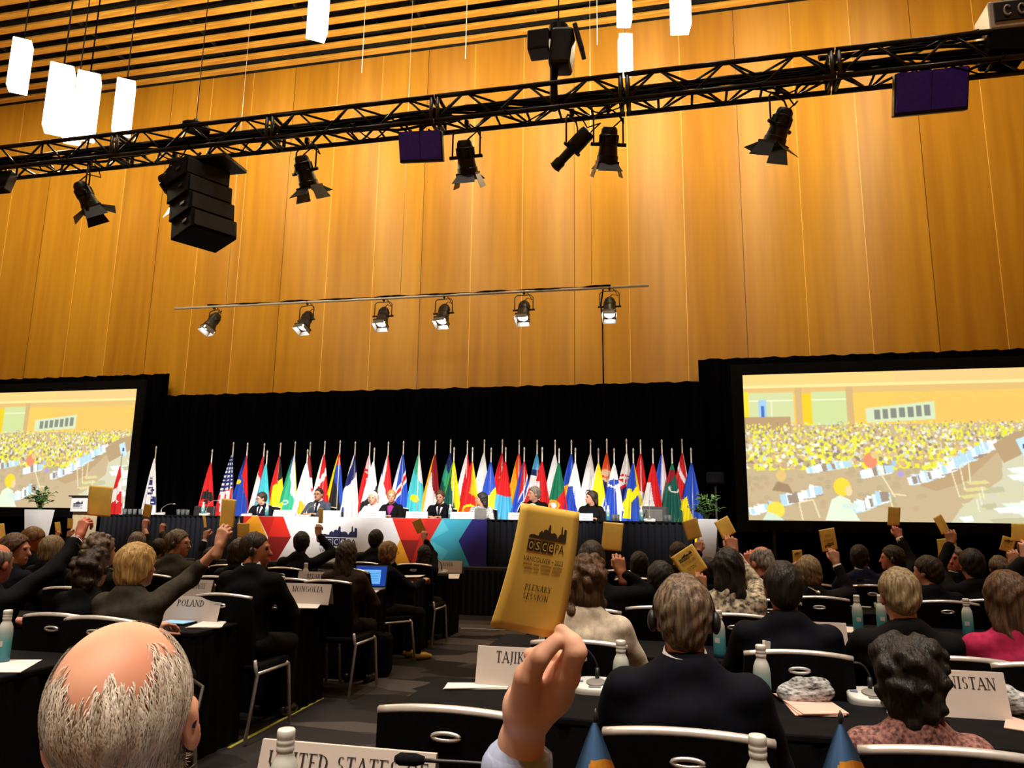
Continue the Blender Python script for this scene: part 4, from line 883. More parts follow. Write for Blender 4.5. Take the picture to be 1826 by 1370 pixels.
lp = []
for k in range(9):
    x0 = -9.6+1.45*k+.3*(k % 3); lp.append([(x0+.5*u, TY0-.01+.03*math.sin(9*u+k), TZ0+.02-.16*math.sin(math.pi*u)) for u in np.linspace(0, 1, 9)])
for k, q in enumerate(lp): cable(q, .008, 'loop of black cable sagging under the truss, %s from the left' % ('first', 'second', 'third', 'fourth', 'fifth', 'sixth', 'seventh', 'eighth', 'ninth')[k], 'cable_loop')
def dirq(v): return Vector(v).normalized().to_track_quat('-Z', 'Y').to_matrix()
def spotlight(px, py, d, label, Y=7.3, L=.36, r=.105, top=TZ0, lit=False, doors=True, kind='par', s=1., roll=0., group='truss spotlights', name='stage_spotlight'):
    c = at(px, py, Y); M = dirq(d) @ Matrix.Rotation(R(roll), 3, 'Z'); t = thing(name, label, 'spotlight', (c.x, c.y, c.z), 0, group)
    L *= s; r *= s; b = MB()
    if kind == 'par':
        pr = [(.02, .5), (r*.62, .5), (r*.80, .42), (r*.84, .30), (r*.92, .28), (r*.92, .24), (r*.86, .22), (r*.88, .05), (r*.97, .03), (r*.97, -.02), (r*.9, -.04), (r, -.30), (r*1.08, -.32), (r*1.08, -.47), (r*.92, -.5)]
    else:
        pr = [(.02, .5), (r*.9, .48), (r, .40), (r, .10), (r*.8, .06), (r*.62, -.05), (r*.58, -.30), (r*.72, -.34), (r*.72, -.5), (r*.6, -.5)]
    b.lathe([(q, z*L) for q, z in pr], n=20, rot=M)
    for k in range(8):
        an = k*math.pi/4; b.box(M @ Vector((r*.93*math.cos(an), r*.93*math.sin(an), L*.14)), (.012*s, .03*s, L*.26), M @ Matrix.Rotation(an, 3, 'Z'))
    b.build('body', black_metal, t); sharp(t.children[0])
    b = MB(); b.lathe([(.001, -.022), (r*.45, -.017), (r*.80, -.004), (r*.80, .004), (.001, .004)], M @ Vector((0, 0, -L*.5)), 20, M); b.build('lens', lens_hot if lit else lens_dark, t, True)
    a = r*1.5; ux = M @ Vector((1, 0, 0)); ux.z *= .3; ux = ux.normalized(); hz = min(max(top-.07-c.z, .12), L*1.1)
    b = MB(); q = [ux*a, ux*a+Vector((0, 0, hz*.85)), ux*a*.75+Vector((0, 0, hz)), -ux*a*.75+Vector((0, 0, hz)), -ux*a+Vector((0, 0, hz*.85)), -ux*a]
    b.tube(q, .010*s, 6); b.tube([ux*a*1.2, ux*r*.85], .02*s, 8); b.tube([-ux*a*1.2, -ux*r*.85], .02*s, 8); b.build('yoke', black_metal, t, True)
    b = MB(); b.tube([(0, 0, hz-.01), (0, 0, top-c.z-.02)], .014*s, 8); b.rbox((0, 0, top-c.z), (.05, .05, .075), .01); b.tube([(0, -.05, top-c.z-.03), (0, .05, top-c.z-.03)], .008, 6); b.build('clamp', black_metal, t)
    if doors:
        for k in range(4):
            an = k*math.pi/2; rot = M @ Matrix.Rotation(an, 3, 'Z'); op = R((58, 18, 62, 20)[k] if not lit else 8)
            o = rot @ Vector((0, r*.98, -L*.5)); w1, w2, hh = r*.85, r*(1.25 if not lit else 1.0), r*(1.55 if not lit else .95)
            up = rot @ Vector((0, math.sin(op), -math.cos(op))); sx = rot @ Vector((1, 0, 0)); nn = rot @ Vector((0, math.cos(op), math.sin(op)))
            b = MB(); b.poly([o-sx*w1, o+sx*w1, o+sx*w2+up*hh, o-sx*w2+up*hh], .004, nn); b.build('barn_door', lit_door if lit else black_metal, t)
        b = MB()
        for k in range(4): b.box(M @ (Matrix.Rotation(k*math.pi/2, 3, 'Z') @ Vector((0, r*.99, 0))+Vector((0, 0, -L*.5))), (r*2.1, r*.14, .03*s), M @ Matrix.Rotation(k*math.pi/2, 3, 'Z'))
        b.build('door_frame', black_metal, t)
    b = MB(); p0 = M @ Vector((r*.4, 0, L*.5)); b.tube([p0, p0+Vector((.10, .02, .10))*s, Vector((.16*s, .03, max(hz*.7, .1))), Vector((.10*s, .04, top-c.z-.05)), Vector((.02, .05, top-c.z+.02))], .008*s, 6); b.build('power_cable', black_cloth, t, True)
    return t
spotlight(153, 350, (.45, .35, -1), 'black spotlight with open barn doors hanging under the truss, leftmost whole one')
spotlight(306, 335, (.45, .75, -1), 'black spotlight half hidden behind the hanging speaker')
spotlight(544, 306, (.15, .55, -1), 'black spotlight with a pale barn door, between the speaker and the purple panel')
spotlight(831, 280, (.0, .6, -1), 'black spotlight hanging straight down right of the left purple panel')
spotlight(1020, 266, (-.95, .35, -.75), 'slender black profile spotlight slanting left under the truss', kind='ellipse', L=.52, r=.085, doors=False)
spotlight(1085, 258, (-.15, .55, -1), 'black spotlight with barn doors just right of the slanted profile spotlight')
spotlight(1390, 226, (-.38, .3, -1), 'black spotlight with square barn doors alone on the right part of the truss')
for x, y, dx, lb in ((380, 571, -.25, 'leftmost small lit spotlight on the silver pipe'), (546, 569, -.1, 'small lit spotlight second from the left on the pipe'), (683, 562, .02, 'small lit spotlight third from the left on the pipe'), (791, 557, -.03, 'small lit spotlight third from the right on the pipe'), (934, 551, .0, 'small lit spotlight second from the right on the pipe'), (1087, 545, .02, 'small lit spotlight at the right end of the pipe beside the hanging cable')):
    spotlight(x, y+2, (dx, -.5, -1), lb, Y=14., L=.40, r=.125, top=at(x, 0, 14).z*0+5.93+.045*(1087-x)/707, lit=True, group='pipe spotlights', name='pipe_spotlight')
pl, pr_ = at(312, 550, 14), at(1157, 510, 14); pl.z, pr_.z = 6.00, 5.93
b = MB(); b.tube([pl, pr_], .028, 12); o = b.build('lighting_pipe', mat('pipe_silver', (.85, .82, .76), .35, .25, .05, 9), None, True); tag(o, 'silver pipe carrying six small spotlights across the wood wall', 'pipe')
wr_ = []
for k in range(2): wr_.append([pl.lerp(pr_, t)+Vector((0, .03*math.sin(60*t+k), .032+.010*math.sin(90*t+2*k))) for t in np.linspace(.08, .93, 90)])
cable(wr_, .014, 'black cable taped along the silver pipe', 'pipe_cable')
q0 = at(1076, 545, 14.02); q1 = at(1071, 690, 14.02); cable([[(q0.x, 14.03, 5.95), (q0.x-.05, 14.04, 5.6), (q0.x-.02, 14.03, 5.2), (q0.x-.01, 14.03, 3.2)]], .016, 'black cable dropping from the right end of the pipe', 'drop_cable')
for x, nm in ((-9.7, 'left'), (-5.6, 'middle'), (-1.6, 'right')): cable([[(x, 14, 5.95), (x, 14, 14.3)]], .004, 'thin suspension wire holding the %s of the silver pipe' % nm, 'suspension_wire', chrome)

# purple LED panels, line array, flat panel, hoists
def led_panel(px, py, wd, ht, tilt, label, pan=0.):
    c = at(px, py, 7.25); M = Matrix.Rotation(R(pan), 3, 'Z') @ Matrix.Rotation(R(tilt), 3, 'X'); t = thing('led_panel', label, 'light panel', c)
    b = MB(); b.rbox((0, .05, 0), (wd, .10, ht), .012, M); b.build('housing', black_metal, t)
    for s in (-1, 1): b = MB(); b.rbox(M @ Vector((s*wd*.24, -.006, 0)), (wd*.47, .012, ht*.92), .004, M); b.build('light_face', purple_led, t)
    b = MB(); hz = TZ0-c.z
    b.tube([M @ Vector((-wd*.2, .03, ht*.5)), (-.12, .03, hz-.06), (.12, .03, hz-.06), M @ Vector((wd*.2, .03, ht*.5))], .012, 6); b.rbox((0, .03, hz-.01), (.05, .05, .09), .01); b.build('bracket', black_metal, t); return t
led_panel(749, 259, .50, .33, 22, 'purple faced light panel hanging under the middle of the truss', 6)
led_panel(1661, 160, .66, .40, 22, 'purple faced light panel hanging under the right end of the truss')
c = at(8, 325, 7.3); t = thing('led_panel', 'dark light panel cut off by the left edge under the truss', 'light panel', c); b = MB(); b.rbox((-.1, 0, 0), (.42, .12, .30), .015, Matrix.Rotation(R(-15), 3, 'X')); b.build('housing', black_metal, t); b = MB(); b.tube([(-.1, 0, .14), (-.1, 0, TZ0-c.z)], .015, 6); b.build('bracket', black_metal, t)
c = at(362, 300, 7.3); t = thing('line_array_speaker', 'large black curved loudspeaker cluster hanging from the truss', 'loudspeaker', c)
b = MB(); b.rbox((.06, 0, .02), (.78, .46, .05), .01); b.tube([(-.2, 0, .03), (-.05, 0, TZ0-c.z)], .015, 6); b.tube([(.25, 0, .03), (.05, 0, TZ0-c.z)], .015, 6); b.build('rigging_frame', black_metal, t)
speaker_black = mat('speaker_black', (.006, .006, .006), .8, 0, .2, 40, spec=.15)
zz = -.02; yy = 0; xx = -.06
for k in range(4):
    an = R(-2-1.5*k); M = Matrix.Rotation(R(-28), 3, 'Z') @ Matrix.Rotation(an, 3, 'Y'); hgt = .235
    cc = Vector((xx, 0, zz-hgt/2)); b = MB(); b.rbox(cc, (.50, .56, hgt-.004), .012, M); cab = b.build('cabinet', speaker_black, t)
    b = MB(); b.rbox(cc+M @ Vector((.262, 0, .0)), (.02, .50, hgt-.05), .006, M); b.build('grille', mat('speaker_grille', (.02, .02, .02), .6, .2, .4, 160), cab)
    b = MB(); b.rbox(cc+M @ Vector((.10, -.285, 0)), (.10, .012, .035), .004, M); b.build('handle', mat('handle_grey', (.02, .02, .02), .4, .3), cab)
    zz -= hgt*math.cos(an)*.96; xx += .052
c = at(990, 100, 7.3); t = thing('moving_head_light', 'black moving light standing upright on the truss by a pole', 'spotlight', (c.x, 7.22, TZ1))
b = MB(); b.tube([(0, 0, -.28), (0, 0, .22)], .045, 10); b.build('pole', black_metal, t, True)
b = MB(); b.rbox((.09, 0, .40), (.24, .28, .44), .04, Matrix.Rotation(R(6), 3, 'Y')); b.lathe([(.08, 0), (.11, .05), (.11, .12), (.05, .16)], (.05, 0, .58), 16); b.build('body', black_metal, t)
b = MB(); b.rbox((-.16, 0, .52), (.24, .24, .24), .02); b.build('ballast_box', black_metal, t)
b = MB(); b.rbox((.28, 0, .50), (.05, .20, .34), .01, Matrix.Rotation(R(-14), 3, 'Y')); b.build('barn_door', black_metal, t)
b = MB(); b.tube([(.05, 0, .72), (.05, 0, 14.2-TZ1)], .008, 6); b.build('hanging_chain', black_metal, t, True)
c = at(1794, 44, 7.3); t = thing('chain_hoist', 'motor hoist in a black and white case at the upper right above the truss', 'hoist', (c.x, 7.3, TZ1))
h = c.z-TZ1
b = MB(); b.rbox((0, 0, h), (.42, .36, .30), .02); b.build('case', bottle_white, t)
b = MB(); b.rbox((0, -.185, h+.02), (.34, .02, .20), .008); b.build('cover_plate', black_metal, t)
b = MB()
for s in (-1, 1): b.tube([(s*.06+.03*math.cos(a), -.2, h+.02+.05*math.sin(a)) for a in np.linspace(.6, 5.6, 10)], .009, 6)
b.build('printed_mark', bottle_white, t, True)
b = MB(); b.rbox((-.05, 0, h-.27), (.34, .34, .26), .03, Matrix.Rotation(R(8), 3, 'Y')); b.build('chain_bag', black_cloth, t)
b = MB(); b.tube([(0, 0, -.05), (0, 0, h-.2)], .014, 6); b.tube([(0, 0, h+.2), (0, 0, 14.1-TZ1)], .012, 6); b.build('chain', black_metal, t, True)
cb = []
for k in range(5): cb.append([(1.5+(c.x-1.6)*u, 7.3+.02*k, TZ1+.01+.015*k+(c.z-.22+.05*k-TZ1)*u**2.4+.012*math.sin(11*u+2*k)) for u in np.linspace(0, 1, 14)])
cable(cb, .017, 'loom of black cables rising from the truss to the motor hoist', 'cable_loom')
c = at(350, 215, 7.3); t = thing('chain_hoist', 'flat black rigging plate on the truss above the speaker', 'hoist', (c.x, 7.3, TZ1)); b = MB(); b.lathe([(.17, .03), (.17, .06), (.06, .10), (.03, .16)], n=16); b.build('plate', black_metal, t); b = MB(); b.tube([(0, 0, .1), (0, 0, 14.1-TZ1)], .006, 6); b.build('chain', black_metal, t, True)
for x, y0, y1, n in ((645, 30, 130, 'left'), (830, 40, 105, 'middle'), (1065, 10, 80, 'right')):
    c = at(x, y1, 12.); cable([[(c.x, 12, c.z), (c.x, 12, 14.45)]], .006, 'thin hanging wire with a hook near the top of the wall, %s of three' % n, 'hanging_wire', chrome)

# ---------------------------------------------------------------- pendant lamps
glow = mat('lamp_diffuser', (1, .93, .78), .5, 0, .04, 6, emit=4.)
def pendant(px, py, Y, label, wd=.30, ht=1.0, rz=38):
    c = at(px, py, Y); t = thing('pendant_lamp', label, 'pendant lamp', (c.x, c.y, c.z-ht/2), R(rz), 'box pendant lamps')
    b = MB(); b.rbox((0, 0, ht/2), (wd, wd, ht), .012); b.build('diffuser', glow, t)
    b = MB(); b.rbox((0, 0, ht+.015), (wd*.7, wd*.7, .04), .008); b.build('cap', black_metal, t)
    b = MB(); b.tube([(0, 0, ht), (0, 0, 14.5-c.z+ht/2)], .012, 6); b.build('cord', black_cloth, t, True)
    b = MB(); b.box((0, 0, -.012), (wd*.5, wd*.5, .02)); b.build('bottom_plate', mat('lamp_bottom', (.9, .75, .45), .5, 0, .05, 6, emit=2.), t)
    l = lamp('pendant_bulb', 'POINT', (0, 0, -.12), None, 150, WARM, .15); l.parent = t; return t
pendant(36, 118, 10.4, 'tall glowing box lamp at the far left, highest of the left cluster')
pendant(106, 178, 8.2, 'largest glowing box lamp of the left cluster')
pendant(154, 190, 8.6, 'glowing box lamp touching the right side of the largest one')
pendant(132, 212, 11.0, 'glowing box lamp peeping out below the two largest ones', ht=.95)
pendant(221, 192, 10.6, 'slim glowing box lamp at the right of the left cluster')
pendant(568, 15, 9.8, 'glowing box lamp cut by the top edge left of the centre')
pendant(1115, 99, 13.4, 'glowing box lamp whole against the wood wall right of the centre', wd=.26, ht=.80, rz=12)
pendant(1113, 8, 13.2, 'glowing box lamp cut by the top edge above the lone whole one', wd=.27, ht=.85, rz=12)
pendant(1213, 10, 11.4, 'rightmost glowing box lamp cut by the top edge', wd=.30, ht=.90, rz=10)
# ---------------------------------------------------------------- delegates' tables and chairs
SG = [1.73, 3.18, 4.48, 5.65, 6.90, 8.20, 9.40]
HY = [.78, 2.35, 3.65, 4.85, 6.10, 7.35, 8.55]
TZ = .74
def table(x0, x1, r, label):
    L = x1-x0; Yn = SG[r]-.42; t = thing('conference_table', label, 'table', (x0, Yn, 0), 0, 'black clothed delegate tables')
    b = MB(); b.rbox((L/2, .26, TZ-.015), (L, .54, .03), .008); b.build('tabletop', black_cloth, t)
    b = MB(); b.grid(lambda u, v: (u*L, .525+.010*math.sin(u*L*52), v*(TZ-.03)), int(L*40), 2)
    b.grid(lambda u, v: (u*L, -.008+.008*math.sin(u*L*52), v*(TZ-.03)), int(L*40), 2)
    for xx in (.005, L-.005): b.grid(lambda u, v: (xx+.008*math.sin(u*.52*50), u*.52, v*(TZ-.03)), 26, 2)
    b.build('cloth_skirt', black_cloth, t, True)
    for xx in np.linspace(.15, L-.15, max(2, int(L/1.8)+1)):
        for yy in (.08, .45): b = MB(); b.tube([(xx, yy, 0), (xx, yy, TZ-.03)], .016, 6); b.build('leg', black_metal, t, True)
RN = ['nearest', 'second', 'third', 'fourth', 'fifth', 'sixth', 'seventh']
for r in range(7):
    table(-1.22 if r == 0 else -1.06, 5.2, r, 'long black clothed table, %s row from the camera, right of the aisle' % RN[r])
    if r: table(-13.5 if r > 2 else -9.5, -2.82, r, 'long black clothed table, %s row from the camera, left of the aisle' % RN[r])
def make_chair():
    t = thing('conference_chair', 'x', 'chair', (0, 0, 0))
    b = MB(); b.rbox((0, .02, .435), (.44, .44, .05), .02); b.build('seat', chair_fab, t)
    W2 = lambda v: .205+.012*math.sin(v*3.1)
    def back(off):
        def f(u, v):
            x = (2*u-1)*W2(v); y = -.205-.075*v-.030*(1-(2*u-1)**2)+off; z = .47+.42*v+.020*(1-(2*u-1)**2)*v
            return (x, y, z)
        return f
    b = MB(); b.grid(back(0), 12, 10); n = len(b.v); b.grid(back(-.034), 12, 10); b.f[120:] = [q[::-1] for q in b.f[120:]]
    for i in range(12): b.f.append((i, n+i, n+i+1, i+1)); b.mi.append(0); k = 130+i; b.f.append((k, k+1, n+k+1, n+k)); b.mi.append(0)
    for j in range(10):
        a, c = j*13, (j+1)*13; b.f.append((a, c, n+c, n+a)); b.mi.append(0); a, c = a+12, c+12; b.f.append((a, n+a, n+c, c)); b.mi.append(0)
    o = b.build('backrest', chair_fab, t); sharp(o, 50)
    f = back(-.017); b = MB(); b.tube([Vector(f(u, 1))+Vector((0, 0, .004)) for u in np.linspace(0, 1, 15)], .0135, 8); b.build('top_rail', chrome, t, True)
    g = back(-.036); b = MB(); b.tube([g(.5+.09*math.cos(a), .86+.022*math.sin(a)) for a in np.linspace(0, 2*math.pi, 21)], .006, 6); b.build('grip_handle', chrome, t, True)
    for sx in (-1, 1):
        b = MB(); b.tube([(sx*.215, -.225, .50), (sx*.222, -.215, .43), (sx*.225, -.20, .40), (sx*.235, -.31, .012)], .012, 8); b.build('leg', chrome, t, True)
        b = MB(); b.tube([(sx*.215, .18, .425), (sx*.225, .20, .40), (sx*.235, .25, .012)], .012, 8); b.build('leg', chrome, t, True)
        b = MB(); b.tube([(sx*.225, -.20, .41), (sx*.225, .20, .41)], .011, 8); b.build('seat_rail', chrome, t, True)
    return t
chair0 = make_chair(); chair_used = [False]
def chair(x, y, label, rz=0, z=0):
    if not chair_used[0]:
        chair_used[0] = True; chair0.location = (x, y, z); chair0.rotation_euler = (0, 0, rz); chair0['label'] = label; chair0['group'] = 'black conference chairs'; return chair0
    return dup(chair0, (x, y, z), rz, label, group='black conference chairs')

# ---------------------------------------------------------------- cards and writing
def voting_card(label, TL, TR, BR, BL, printed=False, bend=0., flip=False):
    TL, TR, BR, BL = [Vector(p) for p in (TL, TR, BR, BL)]; c = (TL+TR+BR+BL)/4; nrm = (TR-TL).cross(BL-TL).normalized()
    if nrm.dot(Vector((0, 0, CAMZ))-c) < 0: nrm = -nrm
    t = thing('voting_card', label, 'card', c, 0, 'yellow voting cards held up')
    def P(u, v, o=0.):
        p = (BL*(1-u)+BR*u)*(1-v)+(TL*(1-u)+TR*u)*v
        return p-c+nrm*(o+bend*(4*v*(1-v)-.6)*1.0+bend*.8*(u-.5)**2)
    b = MB(); b.grid(lambda u, v: P(u, v), 8, 16); n = len(b.v); m = len(b.f); b.grid(lambda u, v: P(u, v, -.0006), 8, 16); b.f[m:] = [q[::-1] for q in b.f[m:]]
    ring = [i for i in range(9)]+[9*j+8 for j in range(1, 17)]+[16*9+i for i in range(7, -1, -1)]+[9*j for j in range(15, 0, -1)]
    for a, d in zip(ring, ring[1:]+ring[:1]): b.f.append((a, n+a, n+d, d)); b.mi.append(0)
    b.build('sheet', yellow_card, t, True)
    if printed:
        b = MB(); S = lambda f: (lambda u, v: f(1-u, 1-v)) if flip else f
        class F2:
            off = Vector((0, 0, 0))
            def __call__(s, u, v): return S(lambda a, q: P(a, q, .0007))(.20+.60*u, .54+.32*v)
        f2 = F2(); f2.off = nrm*.0003; logo(b, f2, 1, 0, False)
        put_sans(b, 'VANCOUVER • 2023', lambda u, v: S(lambda a, q: P(a, q, .0008))(u, v), .18, .80, .545, .585, 0)
        for k, (a0, a1) in enumerate(((.19, .80), (.22, .78))):
            for w0, w1 in ((0, .22), (.26, .40), (.45, .72), (.76, 1)): yv = .515-.035*k; b.poly([S(lambda a, q: P(a, q, .0008))(a0+(a1-a0)*w, yv+h) for w, h in ((w0, 0), (w1, 0), (w1, .016), (w0, .016))], mi=2)
        put_serif(b, 'PLENARY', lambda u, v: S(lambda a, q: P(a, q, .0008))(u, v), .30, .70, .325, .37, 0)
        put_serif(b, 'SESSION', lambda u, v: S(lambda a, q: P(a, q, .0008))(u, v), .30, .68, .255, .30, 0)
        b.build('print', [card_ink, yellow_card, card_grey], t)
    return t
def card_px(label, cx, cy, w_, h_, tilt, Y, printed=False, sgn=1, flip=False):
    a = R(tilt); ca, sa = math.cos(a), math.sin(a); c0 = at(cx, cy, Y); sc = depth(c0)/FPX; dy = math.sqrt(max(0, .105**2-min(.105, w_*sc)**2))/2*sgn
    q = lambda u, v: at(cx+u*w_/2*ca-v*h_/2*sa, cy+u*w_/2*sa+v*h_/2*ca, Y+u*dy)
    return voting_card(label, q(-1, -1), q(1, -1), q(1, 1), q(-1, 1), printed, .004, flip)
def sign(px0, px1, ptop, r, text, tu, tv, label, line2=None, Y=None, fill=True):
    Y = Y or SG[r]; pm_ = (px0+px1)/2; A = at(px0, ptop, Y); Bp = at(px1, ptop, Y); h = .155; wd = Bp.x-A.x
    t = thing('name_sign', label, 'sign', ((A.x+Bp.x)/2, Y, TZ), 0, None); b = MB(); dd = .045
    for s in (-1, 1): b.poly([(-wd/2, s*dd, 0), (wd/2, s*dd, 0), (wd/2, s*.003, h), (-wd/2, s*.003, h)], .0015, (0, s, 0))
    b.poly([(-wd/2, -.004, h-.001), (wd/2, -.004, h-.001), (wd/2, .004, h-.001), (-wd/2, .004, h-.001)], .0015, (0, 0, 1)); b.build('card', sign_card, t)
    fn = lambda u, v: Vector((-wd/2+wd*u, -(dd*(1-v)+.003*v)-.0028, h*v))
    tot = serif_quads(text)[1]; x_ = 0
    for wd_ in text.split(' '):
        ww = serif_quads(wd_)[1]; b = MB(); put_serif(b, wd_, fn, tu[0]+(tu[1]-tu[0])*x_/tot, tu[0]+(tu[1]-tu[0])*(x_+ww)/tot, tv[0], tv[1]); x_ += ww+.54
        if wd_ != text.split(' ')[-1]: b.build('lettering', ink, t)
    if line2: b2 = MB(); put_serif(b2, line2, fn, *line2_r); b2.build('lettering', ink, t)
    b.build('lettering', ink, t); return t
line2_r = (.28, .72, .34, .58)
sign(470, 780, 1326, 0, 'UNITED STATES OF', (.055, .965), (.64, .87), 'large name card lettered UNITED STATES OF at the bottom of the picture')
sign(853, 1024, 1158, 1, 'TAJIKISTAN', (.20, .82), (.62, .90), 'white name card lettered TAJIKISTAN partly behind the raised hand')
sign(295, 397, 1068, 2, 'POLAND', (.25, .72), (.62, .88), 'white name card lettered POLAND')
sign(493, 592, 1044, 3, 'MONGOLIA', (.31, .86), (.60, .88), 'white name card lettered MONGOLIA')
sign(533, 596, 1024, 4, 'BELARUS', (.26, .80), (.60, .86), 'half hidden name card just behind the one lettered MONGOLIA')
sign(325, 381, 1040, 3, 'NORWAY', (.2, .8), (.55, .85), 'small half hidden name card beyond the one lettered POLAND')
sign(781, 825, 1006, 6, 'LATVIA', (.12, .62), (.58, .84), 'name card at the aisle end, right of the seated woman in navy')
sign(1405, 1506, 1078, 2, 'SLOVENIA', (.2, .80), (.60, .88), 'name card with only its last letters showing beside the dark-haired man')
sign(1570, 1787, 1188, 1, 'TURKMENISTAN', (.10, .92), (.62, .88), 'name card ending in NISTAN behind the woman in the patterned dress')

# bottles
bm_ = bpy.data.materials.new('bottle_print'); bm_.use_nodes = True; nt = bm_.node_tree; b_ = nt.nodes['Principled BSDF']
tc = nt.nodes.new('ShaderNodeTexCoord'); sx_ = nt.nodes.new('ShaderNodeSeparateXYZ'); cr_ = nt.nodes.new('ShaderNodeValToRGB'); mr = nt.nodes.new('ShaderNodeMapRange'); mr.inputs['From Max'].default_value = .235
nt.links.new(tc.outputs['Object'], sx_.inputs[0]); nt.links.new(sx_.outputs[2], mr.inputs[0]); nt.links.new(mr.outputs[0], cr_.inputs[0]); nt.links.new(cr_.outputs[0], b_.inputs['Base Color'])
e = cr_.color_ramp.elements; e[0].position = .0; e[0].color = (.03, .16, .24, 1); e[1].position = .72; e[1].color = (.60, .62, .56, 1); k_ = e.new(.38); k_.color = (.08, .36, .40, 1)
b_.inputs['Roughness'].default_value = .35; b_.inputs['Metallic'].default_value = .15
def make_bottle():
    t = thing('water_bottle', 'x', 'bottle'); b = MB()
    BL = lambda L: [(r*.93, z*1.17) for r, z in L]
    b.lathe(BL([(.028, 0), (.033, .004), (.0335, .02), (.0335, .115), (.031, .135), (.024, .150), (.0185, .158), (.018, .166)]), n=20); b.build('body', bm_, t, True)
    b = MB(); b.lathe(BL([(.0195, .163), (.0205, .166), (.0205, .172), (.019, .174), (.0205, .176), (.0205, .182), (.019, .184), (.0205, .186), (.0205, .198), (.018, .201), (.001, .201)]), n=20); b.build('cap', bottle_white, t, True)
    b = MB(); b.grid(lambda u, v: (.0316*math.cos(-2.0+u*.9), .0316*math.sin(-2.0+u*.9), .075+.025*v), 6, 1); b.build('label_print', bottle_white, t, True)
    return t
bot0 = make_bottle(); first = [True]
def bottle(px, py, label, p=None, z=TZ):
    if p is None:
        p = atz(px, py, z+.235); Yb = min((min(max(p.y, g-.34), g+.04) for g in SG), key=lambda q: abs(q-p.y)); p = at(px, py, Yb)
    if first[0]: first[0] = False; bot0.location = (p.x, p.y, z); bot0['label'] = label; bot0['group'] = 'white capped water bottles'
    else: dup(bot0, (p.x, p.y, z), random.uniform(-.5, .5), label, group='white capped water bottles')
bottle(0, 0, 'white capped teal bottle in front of the UNITED STATES sign', at(512, 1285, 1.545))
for x, y, l in ((1350, 1308, 'white capped bottle at the bottom edge right of the centre'), (947, 1318, 'bottle mostly hidden behind the raised wrist'),
                (15, 1088, 'white capped teal bottle at the left edge above the white sheet'), (150, 1045, 'teal bottle behind the empty chair left of the woman in olive'), (1107, 1142, 'white capped bottle at the left shoulder of the man with the headband'), (1356, 1150, 'white capped bottle at the right shoulder of the man with the headband'),
                (1281, 1092, 'teal bottle by the right ear of the man with the headband'), (1527, 1066, 'teal bottle left of the sandy haired man'), (1722, 1070, 'teal bottle right of the sandy haired man'), (504, 1032, 'teal bottle overlapping the MONGOLIA sign'), (622, 1014, 'teal bottle left of the laptop'), (546, 1003, 'small teal bottle behind the half hidden name card'), (1569, 1061, 'pale bottle cap beside the ear of the sandy haired man')):
    bottle(x, y, l)

# microphones
def mic(px, py, label, cap=None, z=TZ, gl=.26, rz=0., grey=False, p=None):
    p = p if p is not None else atz(px, py, z+.03); t = thing('conference_microphone', label, 'microphone', (p.x, p.y, z), rz)
    b = MB(); n = 26
    ring = lambda s, h0: [(s*.092*math.copysign(abs(math.cos(a))**.6, math.cos(a)), s*.062*math.copysign(abs(math.sin(a))**.6, math.sin(a)), h0+.012*(1+math.sin(a))) for a in np.linspace(0, 2*math.pi, n, endpoint=False)]
    L_ = [[(x, y, 0) for x, y, q in ring(.98, 0)], ring(1, .008), ring(1, .020), ring(.93, .026)]
    b.add(sum(L_, []), [(j*n+k, j*n+(k+1) % n, (j+1)*n+(k+1) % n, (j+1)*n+k) for j in range(3) for k in range(n)]+[tuple(3*n+k for k in range(n))]); o = b.build('base', white_plastic, t); sharp(o, 50)
    tilt = Matrix.Rotation(R(9), 3, 'X'); b = MB(); b.lathe([(.040, .0), (.040, .004), (.036, .006), (.001, .006)], (0, .0, .037), 24, tilt); b.build('speaker_grille', grey_plastic, t, True)
    for sx in (-1, 1): b = MB(); b.rbox((sx*.067, .002, .040), (.028, .012, .005), .002, tilt); b.build('button', mat('button_blue', (.12, .18, .36), .4, 0, .05), t)
    b = MB(); b.rbox((0, -.047, .030), (.05, .012, .005), .002, tilt); b.build('display_slot', grey_plastic, t)
    c1 = Vector((cap.x-p.x, cap.y-p.y, cap.z-z)) if cap is not None else Vector((-.16, .02, gl))
    if cap is not None: c1 = Matrix.Rotation(-rz, 3, 'Z') @ c1
    k = [Vector((0, .035, .045)), Vector((0, .035, .10)), Vector((c1.x*.2, .035+(c1.y-.035)*.2, max(.14, c1.z*.75))), Vector((c1.x*.6, .035+(c1.y-.035)*.6, c1.z*.98)), c1]
    pts = []
    for i in range(len(k)-1):
        for s_ in np.linspace(0, 1, 5, endpoint=False):
            p0, p1, p2, p3 = k[max(i-1, 0)], k[i], k[i+1], k[min(i+2, len(k)-1)]
            pts.append(.5*((2*p1)+(p2-p0)*s_+(2*p0-5*p1+4*p2-p3)*s_**2+(3*p1-p0-3*p2+p3)*s_**3))
    pts.append(c1); b = MB(); b.tube(pts, .0042, 6); b.tube([pts[0]-Vector((0, 0, .012)), pts[4]], .009, 8); b.build('gooseneck', chrome if grey else black_metal, t, True)
    dn = (pts[-1]-pts[-3]).normalized(); b = MB(); b.tube([c1-dn*.005, c1+dn*.012, c1+dn*.045, c1+dn*.055], [.007, .012, .012, .006], 10); b.build('capsule', black_cloth if not grey else chrome, t, True); return t
mic(0, 0, 'black gooseneck microphone lying across the UNITED STATES sign', cap=at(752, 1356, 1.50), p=Vector((.02, 1.50, 0)), rz=.3)
mic(1063, 1221, 'white microphone base with dark gooseneck beside the raised hand', gl=.20)
mic(1556, 1240, 'white microphone base half hidden by the curly haired woman', gl=.14)
